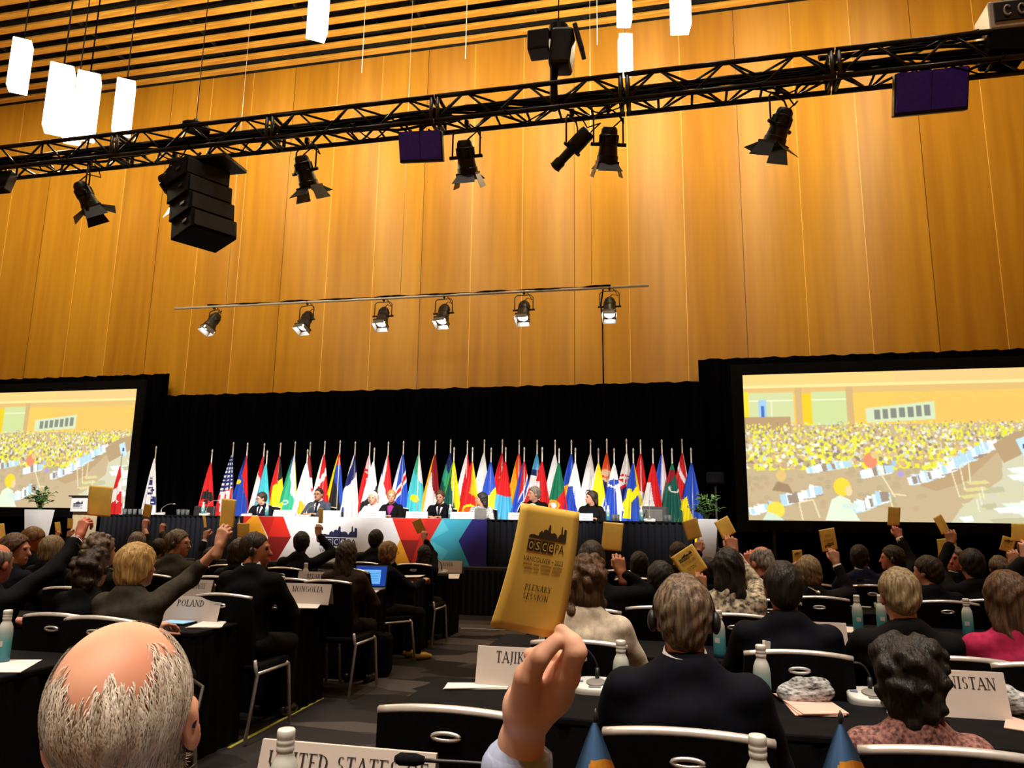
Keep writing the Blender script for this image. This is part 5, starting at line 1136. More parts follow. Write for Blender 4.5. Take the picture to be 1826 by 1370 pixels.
mic(1412, 1066, 'slim grey microphone in front of the grey haired woman', cap=at(1458, 1056, 5.6), grey=True, p=atz(1412, 1070, .78))
mic(1622, 1060, 'microphone with dark gooseneck behind the sandy haired man', gl=.22, p=atz(1580, 1078, .77))
mic(440, 1045, 'slim grey microphone left of the MONGOLIA sign', cap=at(424, 1030, 5.6), grey=True, p=atz(475, 1058, .77))
mic(0, 0, 'grey microphone standing behind the MONGOLIA sign', gl=.2, p=atz(590, 1052, .77))
mic(0, 0, 'microphone on the table beside the LATVIA sign', gl=.2, p=Vector((-3.0, 9.25, 0)))

# papers and small things on the tables
def sheet(pts, label, m=paper, name='paper_sheet', z=TZ, n=1, cat='paper'):
    P = [atz(x, y, z+.004) for x, y in pts]; c = sum(P, Vector())/len(P); b = MB()
    for k in range(n):
        rt = Matrix.Rotation(R(4*k), 3, 'Z'); b.poly([rt @ Vector((p.x-c.x, p.y-c.y, 0))+Vector((0, 0, .002+.004*k)) for p in P], .003, (0, 0, 1))
    o = b.build(name, m, None, False, (c.x, c.y, z)); return tag(o, label, cat)
sheet([(0, 1177), (75, 1177), (37, 1199), (-40, 1199)], 'white sheet on the black table at the left edge')
sheet([(1385, 1238), (1470, 1240), (1505, 1278), (1418, 1276)], 'stack of pink papers right of the man with the headband', pink_paper, 'paper_stack', n=3)
sheet([(372, 1107), (406, 1108), (392, 1120), (330, 1120)], 'white papers in front of the POLAND sign', n=2, name='paper_stack')
sheet([(492, 1076), (574, 1075), (566, 1085), (488, 1084)], 'white papers in front of the MONGOLIA sign')
sheet([(597, 1050), (680, 1052), (665, 1060), (596, 1058)], 'white papers under the laptop and beside it', n=2, name='paper_stack')
sheet([(1485, 1116), (1527, 1119), (1528, 1128), (1490, 1128)], 'white sheet in front of the name card with only its last letters showing')
sheet([(800, 1219), (905, 1221), (905, 1229), (790, 1229)], 'white papers lying in front of the TAJIKISTAN sign', n=2, name='paper_stack')
sheet([(1795, 1276), (1830, 1286), (1835, 1305), (1790, 1298)], 'pale papers on the table at the right edge', pink_paper)
sheet([(1028, 1185), (1060, 1183), (1058, 1200), (1030, 1203)], 'cream papers on the table behind the white microphone base')
sheet([(800, 1024), (820, 1024), (818, 1032), (800, 1032)], 'papers beside the LATVIA sign')
sheet([(1512, 1072), (1560, 1076), (1552, 1084), (1505, 1080)], 'white papers behind the teal bottle left of the sandy haired man')
def scarf(px, py, label, r, z=TZ, m='stripe', name='scarf'):
    c = atz(px, py, z+.05); rs = np.random.RandomState(px); P = [('e', (0, 0, .03), (r, r*.6, .05), .02)]+[('e', (rs.uniform(-r, r)*.8, rs.uniform(-r, r)*.5, rs.uniform(.02, .07)), (r*.4, r*.3, .03), .015) for k in range(9)]+[('cut', (0, 0, -1), (0, 0, 0))]
    o = mesh_obj(name, [sdf_mesh(P, .008)], CL[m]); o.location = (c.x, c.y, z); return tag(o, label, 'scarf')
scarf(1432, 1228, 'crumpled black and white scarf behind the pink papers', .10)
scarf(1812, 1248, 'crumpled black and white scarf at the right edge behind the name card', .09)
scarf(1088, 1100, 'black and white patterned cloth beside the white jacket', .06)
t = thing('tablet', 'tablet with pale blue screen beside the POLAND papers', 'tablet', atz(315, 1112, TZ+.002)); b = MB(); b.rbox((0, 0, .005), (.20, .14, .009), .003); b.build('case', black_metal, t); b = MB(); b.box((0, 0, .0105), (.18, .12, .002)); b.build('screen', mat('tablet_screen', srgb(120, 176, 220), .2, 0, .05, 5, emit=.8), t)
p = atz(653, 1052, TZ); t = thing('laptop', 'open laptop with a bright blue screen on the left tables', 'laptop', (p.x, p.y, TZ), R(6))
b = MB(); b.rbox((0, 0, .008), (.33, .22, .014), .004); b.build('keyboard_base', grey_plastic, t)
M = Matrix.Rotation(R(-14), 3, 'X'); b = MB(); b.rbox(M @ Vector((0, 0, .105))+Vector((0, .11, .014)), (.33, .009, .215), .004, M); lid = b.build('lid', black_metal, t)
blue = mat('laptop_blue', srgb(18, 62, 150), .3, 0, .1, 6, emit=.9); pale = mat('laptop_window', srgb(96, 170, 235), .3, 0, .05, 40, emit=.95)
b = MB(); b.box(M @ Vector((0, -.006, .108))+Vector((0, .11, .014)), (.31, .003, .19), M); b.build('screen', blue, lid)
b = MB(); b.box(M @ Vector((0, -.009, .100))+Vector((.0, .11, .014)), (.20, .002, .135), M); b.build('window', pale, lid)
b = MB()
for k in range(4): b.box(M @ Vector((0, -.011, .06+.024*k))+Vector((0, .11, .014)), (.17, .001, .003), M)
b.build('text_lines', blue, lid)
p = atz(1376, 1225, TZ); t = MB(); t.rbox((0, 0, .09), (.10, .012, .18), .002, Matrix.Rotation(R(-14), 3, 'X') @ Matrix.Rotation(R(60), 3, 'Z')); tag(t.build('booklet', paper, None, False, (p.x, p.y+.02, TZ)), 'white booklet standing edge on by the right arm of the man with the headband', 'booklet')
def desk_flag(px, py, label):
    p = atz(px, py, TZ+.30); t = thing('desk_flag', label, 'flag', (p.x, p.y, TZ), 0, 'small blue and yellow desk flags')
    b = MB(); b.lathe([(.035, 0), (.035, .008), (.012, .014), (.006, .02)], n=18); b.build('base', black_metal, t, True)
    b = MB(); b.tube([(0, 0, .015), (0, 0, .285)], .003, 6); b.lathe([(.002, .27), (.006, .28), (.005, .29), (.0005, .30)], n=8); b.build('staff', black_metal, t, True)
    fb, fy = mat('desk_flag_blue', srgb(70, 112, 160), .7, 0, .1, 9), mat('desk_flag_yellow', srgb(226, 150, 40), .7, 0, .1, 9)
    def fn(u, v):
        g = min(1, v*1.05)**.9; return (-.006-.07*g+(.008+.15*g)*u, .020*g*math.sin(u*9.2+.6)-.006*g-.004, .272-.20*v)
    b = MB(); b.grid(fn, 22, 26, mif=lambda u, v: 1 if (v > .36-.0*u and u > .38-.1*v) or (v > .62+.5*(u)) else 0); b.build('cloth', [fb, fy], t, True)
desk_flag(1062, 1263, 'small blue and yellow desk flag right of the raised wrist'); desk_flag(1498, 1266, 'small blue and yellow desk flag before the chair of the woman in the patterned dress')
# floor markings and a bag
def strip(pa, pb, wd, m, label, name):
    A, Bp = atz(*pa, 0), atz(*pb, 0); d = (Bp-A); n_ = Vector((-d.y, d.x, 0)).normalized()*wd/2; b = MB(); c = (A+Bp)/2
    b.poly([A-n_-c, Bp-n_-c, Bp+n_-c, A+n_-c], .004, (0, 0, 1)); return tag(b.build(name, m, None, False, (c.x, c.y, .001)), label, 'tape')
strip((408, 1335), (575, 1246), .025, mat('yellow_tape', (.62, .60, .10), .6, 0, .15, 9), 'yellow edged strip on the carpet beside the left tables', 'floor_tape')
strip((822, 1121), (900, 1124), .03, mat('grey_tape', (.45, .42, .38), .6, 0, .1, 9), 'pale strip across the carpet of the aisle', 'floor_tape')
p = atz(668, 1205, 0); t = thing('bag', 'black bag standing on the carpet at the aisle end of a left table', 'bag', p); b = MB(); b.rbox((0, 0, .19), (.30, .18, .38), .05); b.build('body', black_cloth, t); b = MB(); b.tube([(-.07, 0, .37), (-.06, 0, .46), (.06, 0, .46), (.07, 0, .37)], .01, 6); b.build('handle', black_cloth, t, True); b = MB(); b.rbox((.02, -.093, .30), (.05, .008, .02), .003); b.build('buckle', chrome, t)

# ---------------------------------------------------------------- lectern, planters, monitor on the stage
p = at(137, 900, 11.35); t = thing('lectern', 'white fronted lectern with the event emblem on the left of the stage', 'lectern', (p.x, 11.45, SZ))
zt = at(137, 886, 11.35).z-SZ; zb = at(137, 913, 11.35).z-SZ
b = MB(); b.rbox((0, .12, zb/2), (.30, .26, zb), .01); b.build('column', mat('lectern_wood', (.62, .50, .30), .5, 0, .1, 9), t); b = MB(); b.box((.03, -.012, zb*.45), (.09, .005, zb*.5)); b.build('inlay', mat('lectern_inlay', (.20, .13, .05), .5, 0, .1, 9), t)
b = MB(); b.rbox((.02, .1, (zt+zb)/2), (.36, .34, zt-zb), .01); hd = b.build('head', stage_white, t); b = MB(); b.rbox((.04, .10, zt+.012), (.48, .40, .024), .006); b.build('top', black_metal, t)
b = MB(); logo(b, FN((-.10, -.0735, zb+.05), (.20, 0, 0), (0, 0, .15), (0, -.001, 0)), 1, 0, True); b.build('emblem', [navy_ink, stage_white], hd)
b = MB(); b.tube([(.10, .05, zt+.02), (.12, .05, zt+.14), (.20, .05, zt+.20)], .006, 6); b.build('gooseneck', black_metal, t, True)
def planter(px, py, Y, label, hgt, wt, seed, nl=150):
    p = at(px, py, Y); z0 = SZ; H = p.z-z0; t = thing('planter', label, 'plant pot', (p.x, Y, z0), R(8))
    b = MB(); w1, w0 = wt/2, wt*.62/2
    vs = [(-w0, -w0, 0), (w0, -w0, 0), (w0, w0, 0), (-w0, w0, 0), (-w1, -w1, H), (w1, -w1, H), (w1, w1, H), (-w1, w1, H), (-w1*.9, -w1*.9, H), (w1*.9, -w1*.9, H), (w1*.9, w1*.9, H), (-w1*.9, w1*.9, H), (-w1*.88, -w1*.88, H-.05), (w1*.88, -w1*.88, H-.05), (w1*.88, w1*.88, H-.05), (-w1*.88, w1*.88, H-.05)]
    b.add(vs, [(3, 2, 1, 0)]+[(a+i, a+(i+1) % 4, a+4+(i+1) % 4, a+4+i) for a in (0, 4, 8) for i in range(4)]+[(12, 13, 14, 15)]); b.build('pot', stage_white, t)
    rs = np.random.RandomState(seed); st = MB(); lf = MB()
    for k in range(nl//8):
        a = rs.uniform(0, 6.28); rr = rs.uniform(.05, 1)*wt*1.05; hh = rs.uniform(.35, 1)*hgt; e = Vector((rr*math.cos(a), rr*math.sin(a)*.8, H+hh-.03)); q = [Vector((0, 0, H-.05)), Vector((e.x*.3, e.y*.3, H+hh*.55)), e]
        st.tube(q, .005, 5)
        for j in range(8):
            f = rs.uniform(.35, 1); c = q[1].lerp(e, f*2-1) if f > .5 else q[0].lerp(q[1], f*2); d = Vector((rs.normal(), rs.normal(), rs.uniform(-.3, .6))).normalized(); L = rs.uniform(.07, .13); n = d.cross(Vector((0, 0, 1))).normalized()*L*.24; up = Vector((0, 0, L*.12))
            lf.add([c, c+d*L*.5+n+up*.4, c+d*L-up, c+d*L*.5-n+up*.4, c+d*L*.5+up*1.2], [(0, 1, 4), (1, 2, 4), (2, 3, 4), (3, 0, 4)])
    st.build('stems', leaf, t, True); o = lf.build('foliage', leaf, t)
planter(71, 909, 11.3, 'tall white planter with a leafy plant at the left of the stage', .42, .33, 3, 170); planter(1259, 926, 11.42, 'tall white planter with a dense green plant at the right of the stage', .42, .28, 9, 260)
p = at(1275, 853, 14.2); t = thing('stage_monitor', 'small black loudspeaker on a stand by the right screen', 'loudspeaker', (p.x, 14.2, SZ)); h = p.z-SZ; b = MB(); b.rbox((0, 0, h), (.30, .28, .21), .02); b.build('cabinet', black_cloth, t); b = MB(); b.rbox((.0, -.145, h), (.26, .012, .17), .005); b.build('grille', black_cloth, t)
b = MB(); b.tube([(0, 0, .02), (0, 0, h-.1)], .018, 8); b.tube([(0, 0, .3), (.22, -.12, .01)], .01, 6); b.tube([(0, 0, .3), (-.22, -.12, .01)], .01, 6); b.tube([(0, 0, .3), (0, .25, .01)], .01, 6); b.build('stand', black_metal, t, True)
# things on the dais
DZ = SZ+.73
def plate(x0, x1, y0, label, Y=11.72, hh=.11):
    A, Bp = at(x0, y0, Y), at(x1, y0, Y); wd = Bp.x-A.x; t = thing('name_plate', label, 'sign', ((A.x+Bp.x)/2, Y, DZ), 0, 'white name plates on the dais'); b = MB()
    b.poly([(-wd/2, -.03, 0), (wd/2, -.03, 0), (wd/2, 0, hh), (-wd/2, 0, hh)], .002, (0, -1, 0)); b.poly([(-wd/2, .03, 0), (wd/2, .03, 0), (wd/2, 0, hh), (-wd/2, 0, hh)], .002, (0, 1, 0)); b.build('card', stage_white, t)
    b = MB(); b.box((0, -.018, hh*.62), (wd*.6, .002, .012), Matrix.Rotation(R(-15), 3, 'X')); b.box((0, -.026, hh*.36), (wd*.45, .002, .008), Matrix.Rotation(R(-15), 3, 'X')); b.build('faint_lines', mat('faint_print', (.55, .55, .58), .7, 0, .05), t)
for a in ((489, 528, 'first white name plate on the dais from the left'), (577, 608, 'second white name plate on the dais, above the emblem'), (643, 688, 'third white name plate on the dais, before the woman in pale jacket'), (725, 763, 'fourth white name plate on the dais, before the sun flag'), (804, 846, 'fifth white name plate on the dais, before the long haired panelist'), (907, 940, 'sixth white name plate on the dais, beside the big raised card'), (1031, 1057, 'last white name plate on the dais, before the woman in black')): plate(a[0], a[1], 906, a[2])
def dais_bottle(x, label): p = at(x, 910, 11.85); bottle(0, 0, label, p, DZ)
for x, l in ((362, 'pale bottle on the dais by the eagle flag'), (476, 'pale bottle before the first panelist'), (803, 'pale bottle before the man in dark blue suit'), (1084, 'pale bottle right of the woman in black'), (1143, 'pale bottle near the right end of the dais')): dais_bottle(x, l)
def tumbler(x, Y, label):
    p = at(x, 915, Y); b = MB(); b.lathe([(.026, 0), (.030, .005), (.034, .10), (.031, .10), (.027, .008), (.001, .008)], n=16); o = b.build('drinking_glass', glass_m, None, True, (p.x, Y, DZ)); tag(o, label, 'glass', 'clear tumblers on the dais')
for i, x in enumerate((222, 231, 240, 250, 259, 318, 326, 334)): tumbler(x, 11.85+.05*(i % 2), 'clear tumbler in the row left of the empty black chair on the dais')
for i, x in enumerate((1094, 1101, 1186, 1193)): tumbler(x, 11.85, 'clear tumbler at the right end of the dais')
def dmic(x, cx, cy, label): mic(0, 0, label, cap=at(cx, cy, 11.75), z=DZ, grey=True, p=at(x, 915, 11.85), rz=0)
dmic(285, 309, 899, 'pale microphone at the left of the dais'); dmic(365, 388, 893, 'pale microphone before the eagle flag'); dmic(440, 466, 897, 'pale microphone before the first panelist'); dmic(1158, 1159, 893, 'upright pale microphone at the right of the dais'); dmic(545, 560, 903, 'pale microphone before the man in grey')
def monitor(x0, x1, ytop, label, m, Y=12.0):
    A, Bp = at(x0, ytop, Y), at(x1, ytop, Y); wd = Bp.x-A.x; h = A.z-DZ; t = thing('laptop', label, 'laptop', ((A.x+Bp.x)/2, Y, DZ)); b = MB(); b.rbox((0, 0, h/2), (wd, .015, h), .005, Matrix.Rotation(R(12), 3, 'X')); b.build('lid', m, t); b = MB(); b.rbox((0, .12, .01), (wd, .22, .018), .004); b.build('keyboard_base', black_metal, t)
monitor(847, 868, 906, 'grey laptop before the long haired panelist', grey_plastic); monitor(1147, 1181, 909, 'grey laptop lid at the right end of the dais', grey_plastic)
for x, y, l in ((353, 906, 'empty black leather chair behind the left of the dais'), (1165, 907, 'empty dark chair behind the right end of the dais')):
    p = at(x, y, 12.6); t = thing('dais_chair', l, 'chair', (p.x, 12.6, SZ), math.pi); bk = p.z-SZ
    b = MB(); b.rbox((0, -.20, bk-.24), (.46, .07, .56), .03, Matrix.Rotation(R(6), 3, 'X')); b.build('backrest', mat('black_leather', (.03, .03, .032), .4, 0, .15, 30), t); b = MB(); b.rbox((0, .03, .45), (.48, .46, .08), .03); b.build('seat', MATS['black_leather'], t)
    for sx in (-1, 1):
        for sy in (-1, 1): b = MB(); b.tube([(sx*.2, .03+sy*.2, .42), (sx*.22, .03+sy*.22, .005)], .014, 8); b.build('leg', black_metal, t, True)
# ---------------------------------------------------------------- the delegates
def P(desc, hx, hy, r, rz=0, arm=None, card=None, cy=None, who=None, nochair=False, **k):
    """top of the head seen at (hx,hy) in row r; arm=(side,hand_x,hand_y,forward,kw); card=(cx,cy,w,h,tilt,printed,flip)"""
    cdx = k.pop('cdx', 0); Y = HY[r]+k.pop('dY', 0); hd = at(hx, hy, Y); hd.z -= .975*dict(ring=.116, strands=.116, crop=.128, short=.134, thin=.128, bob=.138, long=.132, curly=.152, afro=.172, tail=.132)[k['hair'][0]]; ra = None; yc = Y+.2
    if arm:
        sd, ax_, ay_, fw = arm[:4]; H = at(ax_, ay_, Y+fw); ra = dict(side=sd, hand=np.array(H), **(arm[4] if len(arm) > 4 else {})); yc = Y+fw+.05
    inf = person(desc, hd, R(rz), raise_=ra, **k)
    if not nochair:
        b = inf['base']; s = inf['s']; c, sn = math.cos(R(rz)), math.sin(R(rz)); chair(b[0]+cdx, b[1], 'black conference chair under the '+(who or desc), R(rz))
    if card:
        if inf['pinch'] is not None: yc = inf['pinch'][1]+.006
        card_px('yellow card '+('printed with an emblem ' if card[5] else '')+'held up by the '+(who or desc), *card[:5], yc, card[5], 1, card[6] if len(card) > 6 else False)
    return inf
res1, res2, res3 = .011, .013, .015
# the bald man in front, whose right hand holds up the printed card
def cp(px, py, d): return np.array(Vector((0, 0, CAMZ))+ray(px, py)*d)
hp_ = [((928, 1330, .815), (944, 1262, .80), .024, .029, .02), ((944, 1262, .80), (978, 1232, .80), .031, .030, .02), ((978, 1232, .80), (1006, 1206, .775), .028, .019, .018),
       ((1006, 1206, .775), (1026, 1163, .762), .0165, .0135, .010), ((1026, 1163, .762), (1021, 1148, .765), .0130, .0120, .006), ((1021, 1148, .765), (1001, 1126, .772), .0115, .0088, .004),
       ((934, 1268, .785), (941, 1208, .765), .021, .0165, .015), ((941, 1208, .765), (961, 1173, .757), .0145, .0128, .006), ((961, 1173, .757), (992, 1144, .764), .0122, .0092, .004),
       ((985, 1215, .82), (1008, 1180, .83), .018, .013, .01), ((1008, 1180, .83), (975, 1172, .815), .012, .0105, .004), ((975, 1172, .815), (946, 1168, .80), .0105, .009, .004),
       ((978, 1232, .835), (1000, 1200, .85), .018, .012, .01), ((1000, 1200, .85), (965, 1190, .83), .0115, .009, .004), ((970, 1250, .845), (990, 1222, .855), .016, .011, .01), ((990, 1222, .855), (960, 1208, .84), .0105, .0085, .004)]
hp_ = [(cp(*a), cp(*b), ra*.88, rb*.88, k*.6) for a, b, ra, rb, k in hp_]
ruddy = mat('skin_bald_crown', srgb(196, 132, 104), .6, 0, 0, 5.5, c2=srgb(228, 178, 148), detail=2., spec=.3)
SK['hand'] = ruddy
inf = person('bald man', cp(222, 1285, .88), R(12), hair=('strands', 'white'), coat='shirt', skin='hand', glasses=True, res=.010, headres=.0042, yaw=R(14), tilt=R(-8), roll=R(-6),
       raise_=dict(side=1, hand=cp(960, 1240, .8), wrist=cp(929, 1326, .815), prims=hp_, pole=(.25, .15, -1), sleeve=.86), cuff='shirt', label='bald man with white hair ring and glasses, close by at lower left')
chair(inf['base'][0], inf['base'][1], 'black conference chair under the bald man in the foreground', R(-4))
voting_card('large yellow card printed PLENARY SESSION, held by the hand nearest the camera', cp(932, 897, .755), cp(1036, 914, .835), cp(1000, 1142, .785), cp(876, 1118, .715), True, .004)

# right of the aisle
P('man with the headband', 1217, 1022, 1, hair=('short', 'greybrown'), coat='navy', headset=True, res=res1, headres=.006, collar=True, label='dark suited man with greying hair and a headset band right of the raised hand')
P('woman in the patterned dress', 1610, 1100, 1, hair=('afro', 'black'), coat='maroon_print', skin='dark', female=True, res=res1, label='woman with big black curly hair in a maroon patterned dress at lower right')
P('woman in the white jacket', 1048, 983, 2, hair=('curly', 'brown'), coat='cream', female=True, res=res1, headres=.008, label='woman with brown curls in a cream white jacket behind the big raised card')
P('dark haired delegate left of the headband man', 1178, 996, 3, dY=.22, who='delegate left of the headband man', hair=('bob', 'black'), coat='black', skin='tan', res=res2, arm=(1, 1252, 1030, .1), card=(1229, 1004, 46, 52, -33, True), label='dark haired delegate with a printed card left of the headband man')
P('black haired man in navy', 1394, 998, 2, hair=('short', 'black'), coat='navy', skin='tan', res=res1, headres=.008, label='black haired man in dark navy suit right of the centre, seen from behind')
P('sandy haired man', 1600, 1010, 2, hair=('short', 'sand'), coat='black', res=res1, headres=.008, tilt=R(10), nochair=True, label='sandy grey haired man in black jacket with head bowed, behind the patterned dress')
P('woman in the pink jacket', 1790, 1014, 2, hair=('long', 'brown'), coat='pink', female=True, res=res1, headres=.009, label='woman with long brown hair in a pink jacket at the right edge')
P('man raising a card behind the white jacket', 1056, 964, 3, hair=('short', 'dkbrown'), coat='black', skin='tan', res=res2, arm=(1, 1108, 999, .05), card=(1092, 957, 36, 50, 5, False), bracelet=True, label='dark man raising a plain card behind the woman in the white jacket')
P('woman in the patterned shawl', 1298, 975, 3, hair=('long', 'black'), coat='cream_print', skin='tan', female=True, res=res2, arm=(1, 1307, 963, .3, dict(sleeve=.8)), card=(1293, 941, 27, 34, -28, False), cuff=True, label='black haired woman in a cream patterned top raising a card by the right planter')
P('bald man with a reddish crown', 1357, 976, 4, rz=0, dY=-.35, hair=('ring', 'grey'), coat='black', skin='red', res=res2, headres=.008, tilt=R(28), yaw=R(30), arm=(-1, 1333, 990, .16, dict(pole=(-.6, .3, -.9))), cuff=True, label='bald man with a reddish crown leaning his head on his hand')
P('delegate with a card before the white planter', 1262, 990, 4, hair=('short', 'black'), coat='black', skin='tan', res=res2, arm=(-1, 1245, 968, .3), card=(1234, 944, 27, 36, -17, False), cuff=True, label='dark haired delegate raising a brown lit card before the right planter')
P('grey haired woman', 1440, 987, 4, hair=('bob', 'sand'), coat='charcoal', female=True, res=res2, arm=(1, 1489, 986, .2, dict(sleeve=.84)), card=(1477, 963, 28, 40, -10, True, True), cuff=True, label='grey blonde woman raising a printed card upside down')
P('delegate with the small printed card', 1424, 1000, 5, hair=('short', 'dkbrown'), coat='black', res=res3, arm=(-1, 1418, 1006, .2), card=(1422, 993, 17, 24, -4, True), label='dark haired delegate with a small printed card left of the grey blonde woman')
P('short haired man in dark blue', 1532, 970, 5, hair=('crop', 'black'), coat='blue', skin='dark', res=res2, yaw=R(-25), collar=True, label='close cropped man in a dark blue suit with white collar, seen from behind')
P('man in profile with the headset', 1588, 971, 5, hair=('short', 'dkbrown'), coat='black', skin='red', res=res2, headres=.009, dY=.3, yaw=R(75), headset=True, arm=(1, 1602, 944, .25), card=(1594, 921, 22, 33, 3, False), cuff=True, label='man with a headset in left profile raising a card in front of the right screen')
P('dark haired delegate facing left', 1650, 988, 4, hair=('short', 'dkbrown'), coat='navy', res=res2, yaw=R(50), label='dark haired delegate turned left, right of the profile man with the headset')
P('man with a white shirt front and turned back head', 1698, 972, 5, rz=0, hair=('short', 'grey'), coat='black', skin='red', res=res2, yaw=R(150), tilt=R(-6), collar=True, arm=(-1, 1678, 994, .0), card=(1689, 977, 34, 34, -6, False), label='grey haired man turned back towards the camera with a card before his face')
P('dark haired man with the folded card', 1730, 977, 4, dY=.22, hair=('short', 'black'), coat='black', skin='tan', res=res2, arm=(-1, 1693, 952, .25), card=(1679, 936, 16, 34, -28, False), cuff=True, label='dark haired man raising a slanted card over his left shoulder at right')
P('woman with a small ponytail', 1779, 988, 5, hair=('tail', 'greybrown'), coat='charcoal', female=True, res=res3, label='grey brown haired woman above the pink jacket')
P('delegate with the tilted card at right', 1816, 991, 4, who='delegate at the right edge', hair=('bob', 'brown'), coat='charcoal', female=True, res=res2, arm=(-1, 1803, 988, .2, dict(sleeve=.8)), card=(1797, 971, 25, 26, 15, True), label='brown haired delegate at the right edge raising a small printed card')
P('delegate with the card cut by the right edge', 1855, 985, 3, who='delegate hidden beyond the right edge', hair=('short', 'dkbrown'), coat='black', res=res3, arm=(-1, 1826, 972, .2), card=(1824, 950, 42, 32, 2, False), label='delegate outside the right edge raising a card into view')
P('dark head behind the tilted printed card', 1209, 965, 5, hair=('short', 'dkbrown'), coat='black', res=res3, label='dark haired delegate behind the tilted printed card')
P('far dark haired delegate right of the centre', 1140, 980, 5, hair=('bob', 'black'), coat='black', female=True, res=res3, label='dark haired delegate far back between the two yellow cards right of the centre')

# left of the aisle
P('woman in olive', 251, 966, 2, cdx=.09, hair=('bob', 'blond'), coat='olive', female=True, res=res1, headres=.008, yaw=R(-12), arm=(1, 395, 948, .2, dict(sleeve=.36, pole=(.1, .7, .35))), card=(406, 916, 26, 52, 6, False), label='woman with short fair hair in an olive jacket stretching up her right arm')
P('dark suited man at the left edge', -2, 970, 2, hair=('ring', 'grey'), coat='black', skin='red', res=res1, headres=.009, arm=(1, 158, 922, .35, dict(sleeve=.78, pole=(.3, -.5, -1.))), card=(178, 894, 42, 54, 5, False), cuff=True, label='dark suited balding man at the left edge stretching his arm across')
P('dark curly haired delegate', 172, 970, 2, hair=('curly', 'dkbrown'), coat='black', skin='tan', female=True, res=res1, dY=.25, headres=.01, nochair=True, label='delegate with bushy dark curls between the stretched arm and the woman in olive')
P('grey wavy haired man', 185, 948, 3, nochair=True, hair=('curly', 'greybrown'), coat='black', res=res2, yaw=R(-25), label='grey wavy haired man behind the bushy dark curls')
P('woman with brown hair in right profile', 33, 950, 3, hair=('bob', 'brown'), coat='navy', female=True, res=res2, headres=.009, yaw=R(-70), label='brown haired woman in right profile near the left edge')
P('fair haired delegate reading', 62, 940, 4, hair=('short', 'ltbrown'), coat='black', skin='red', res=res2, yaw=R(-60), tilt=R(20), label='fair haired delegate looking down before the left planter')
P('delegate with smooth blonde grey hair', 98, 953, 4, hair=('bob', 'sand'), coat='black', female=True, res=res2, dY=-.4, label='blonde grey head above the stretched dark sleeve')
P('delegate raising a narrow card before the lectern', 146, 955, 6, hair=('short', 'dkbrown'), coat='black', res=res3, arm=(-1, 124, 948, .2), card=(125, 934, 10, 18, 4, False), label='small far delegate raising a narrow card before the lectern')
P('far delegate left of the lectern', 90, 957, 6, hair=('short', 'brown'), coat='black', res=res3, arm=(1, 104, 950, .2), card=(103, 939, 10, 16, -6, False), label='small far delegate raising a card left of the lectern')
P('grey haired delegate with bowed head', 247, 948, 5, hair=('short', 'grey'), coat='black', skin='fair', res=res3, tilt=R(15), arm=(1, 260, 930, .2, dict(sleeve=.5)), card=(263, 911, 15, 23, 12, False), label='grey haired delegate raising a small card above the woman in olive')
P('delegate raising a pen', 286, 958, 5, dY=.22, hair=('short', 'dkbrown'), coat='olive', skin='tan', res=res3, arm=(1, 290, 934, .15), cuff='cream_print', label='dark haired delegate raising a fist with a pen right of the fair head')
P('man with dark glasses in right profile', 321, 944, 4, hair=('short', 'greybrown'), coat='olive', res=res2, headres=.009, yaw=R(-75), headset=True, glasses=True, label='greying man with glasses and headset in right profile behind the stretched olive sleeve')
P('delegate with the edge on card', 380, 972, 5, hair=('bob', 'black'), coat='black', res=res3, arm=(-1, 368, 946, .2, dict(sleeve=.75)), card=(365, 930, 5, 22, -8, False), cuff=True, label='dark delegate raising a card seen edge on before the dais skirt')
P('woman behind the bearded man', 430, 959, 4, hair=('bob', 'dkbrown'), coat='black', female=True, res=res2, arm=(1, 441, 966, .2), card=(434, 946, 22, 26, 0, False), label='brown haired woman with a card just left of the bearded man')
P('bearded man', 459, 949, 3, hair=('crop', 'dkbrown'), coat='black', skin='tan', res=res2, headres=.009, yaw=R(-72), headset=True, collar=True, label='close cropped bearded man in black in right profile, in front of the coloured panel')
P('man raising his arm before the emblem', 539, 947, 5, hair=('short', 'black'), coat='black', skin='tan', res=res2, yaw=R(25), arm=(1, 570, 941, .15), card=(572, 920, 8, 27, 2, False), label='black haired man raising an edge on card left of the panel emblem')
P('woman with long straight hair', 621, 963, 4, hair=('long', 'dkbrown'), coat='brown', female=True, res=res2, headres=.009, label='woman with long straight brown hair in front of the panel emblem')
P('short haired man in front of the white panel', 672, 944, 6, hair=('short', 'black'), coat='black', skin='tan', res=res2, collar=True, label='black haired man with a white collar in front of the white part of the panel')
inf = P('woman in navy at the aisle', 695, 963, 5, rz=-38, hair=('bob', 'ltbrown'), coat='navy', female=True, res=res2, headres=.009, yaw=R(15), glasses=True, shoe=mat('shoe_yellow', (.45, .30, .04), .5, 0, .1, 9), arms={1: at(755, 1036, 7.55), -1: at(728, 1036, 7.6)}, label='brown haired woman in navy seated at the aisle end, holding a white paper')
p = at(734, 1030, 7.62); b = MB(); b.poly([(-.11, -.08, 0), (.11, -.06, .01), (.12, .09, .02), (-.10, .08, .01)], .003, (0, 0, 1)); tag(b.build('paper_sheet', paper, None, False, p), 'white paper in the hands of the woman in navy at the aisle', 'paper')
P('delegate raising a dark card', 758, 969, 6, hair=('long', 'black'), coat='black', female=True, res=res3, arm=(1, 758, 951, .15, dict(sleeve=.8)), card=(747, 938, 17, 24, -25, False), cuff='cream_print', label='dark haired delegate raising a shaded card before the red part of the panel')
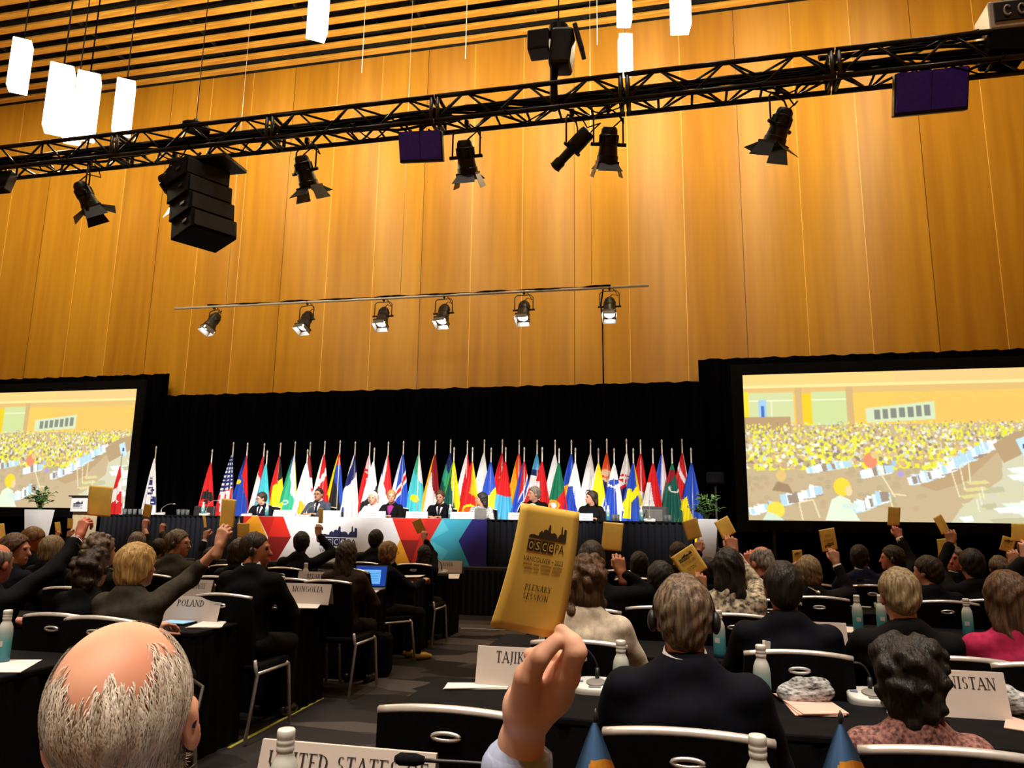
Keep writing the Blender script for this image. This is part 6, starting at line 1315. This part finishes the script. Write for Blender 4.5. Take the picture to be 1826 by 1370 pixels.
P('delegate outside the left edge', -26, 975, 4, hair=('short', 'brown'), coat='black', res=res3, arm=(1, -4, 962, .2), card=(2, 948, 14, 28, -6, False), label='delegate outside the left edge raising a card into view')

# empty chairs the photograph shows
for x, y, Yc, l in ((815, 1228, 2.12, 'empty black chair beside the raised hand, in front of the TAJIKISTAN sign'), (122, 1086, 3.40, 'empty black chair left of the woman in olive'), (135, 1047, 4.60, 'black chair behind the empty chair left of the woman in olive'),
                   (525, 1031, 5.85, 'black chair back behind the MONGOLIA sign'), (1695, 1141, 3.40, 'black chair right of the sandy haired man'), (1105, 1018, 8.1, 'far black chair right of the big raised card'), (412, 1016, 7.2, 'black chair back beyond the stretched olive sleeve')):
    p = at(x, y, Yc); chair(p.x, Yc+.24, l)

# ---------------------------------------------------------------- the panel on the dais
YP = 12.55
def panelist(desc, hx, hy, **k):
    h = at(hx, hy+2, YP); inf = person(desc, h, math.pi, SZ, res=.012, headres=.0085, **k); b_ = inf['base']
    chair(b_[0], b_[1], 'black chair of the '+desc, math.pi, SZ)
panelist('panelist in dark suit and glasses at the left of the dais', 466, 887, hair=('short', 'dkbrown'), coat='navy', skin='fair', glasses=True, collar=True, yaw=R(-35), tilt=R(12), front=('white', 'tie_dark'))
panelist('panelist in grey suit and glasses', 568, 880, hair=('crop', 'dkbrown'), coat='grey', skin='fair', glasses=True, collar=True, front=('white', 'tie_dark'))
panelist('panelist with white hair and pale jacket', 665, 887, hair=('bob', 'white'), coat='white', female=True)
panelist('panelist with short blonde hair and dark jacket over magenta', 698, 884, hair=('short', 'blond'), coat='black', female=True, collar='magenta', yaw=R(20), front=('magenta', None))
panelist('panelist in dark blue suit with a short beard', 785, 885, hair=('short', 'brown'), coat='navy', collar=True, tilt=R(8), front=('white', 'tie_dark'))
panelist('panelist with long black hair and striped top', 858, 888, hair=('long', 'black'), coat='stripe', female=True, yaw=R(-75))
panelist('panelist with grey hair behind the big raised card', 952, 879, hair=('short', 'grey'), coat='black', collar=True, yaw=R(-55), front=('white', None))
panelist('panelist with long dark hair in black', 1054, 886, hair=('long', 'dkbrown'), coat='black', female=True, yaw=R(-60), collar=True)
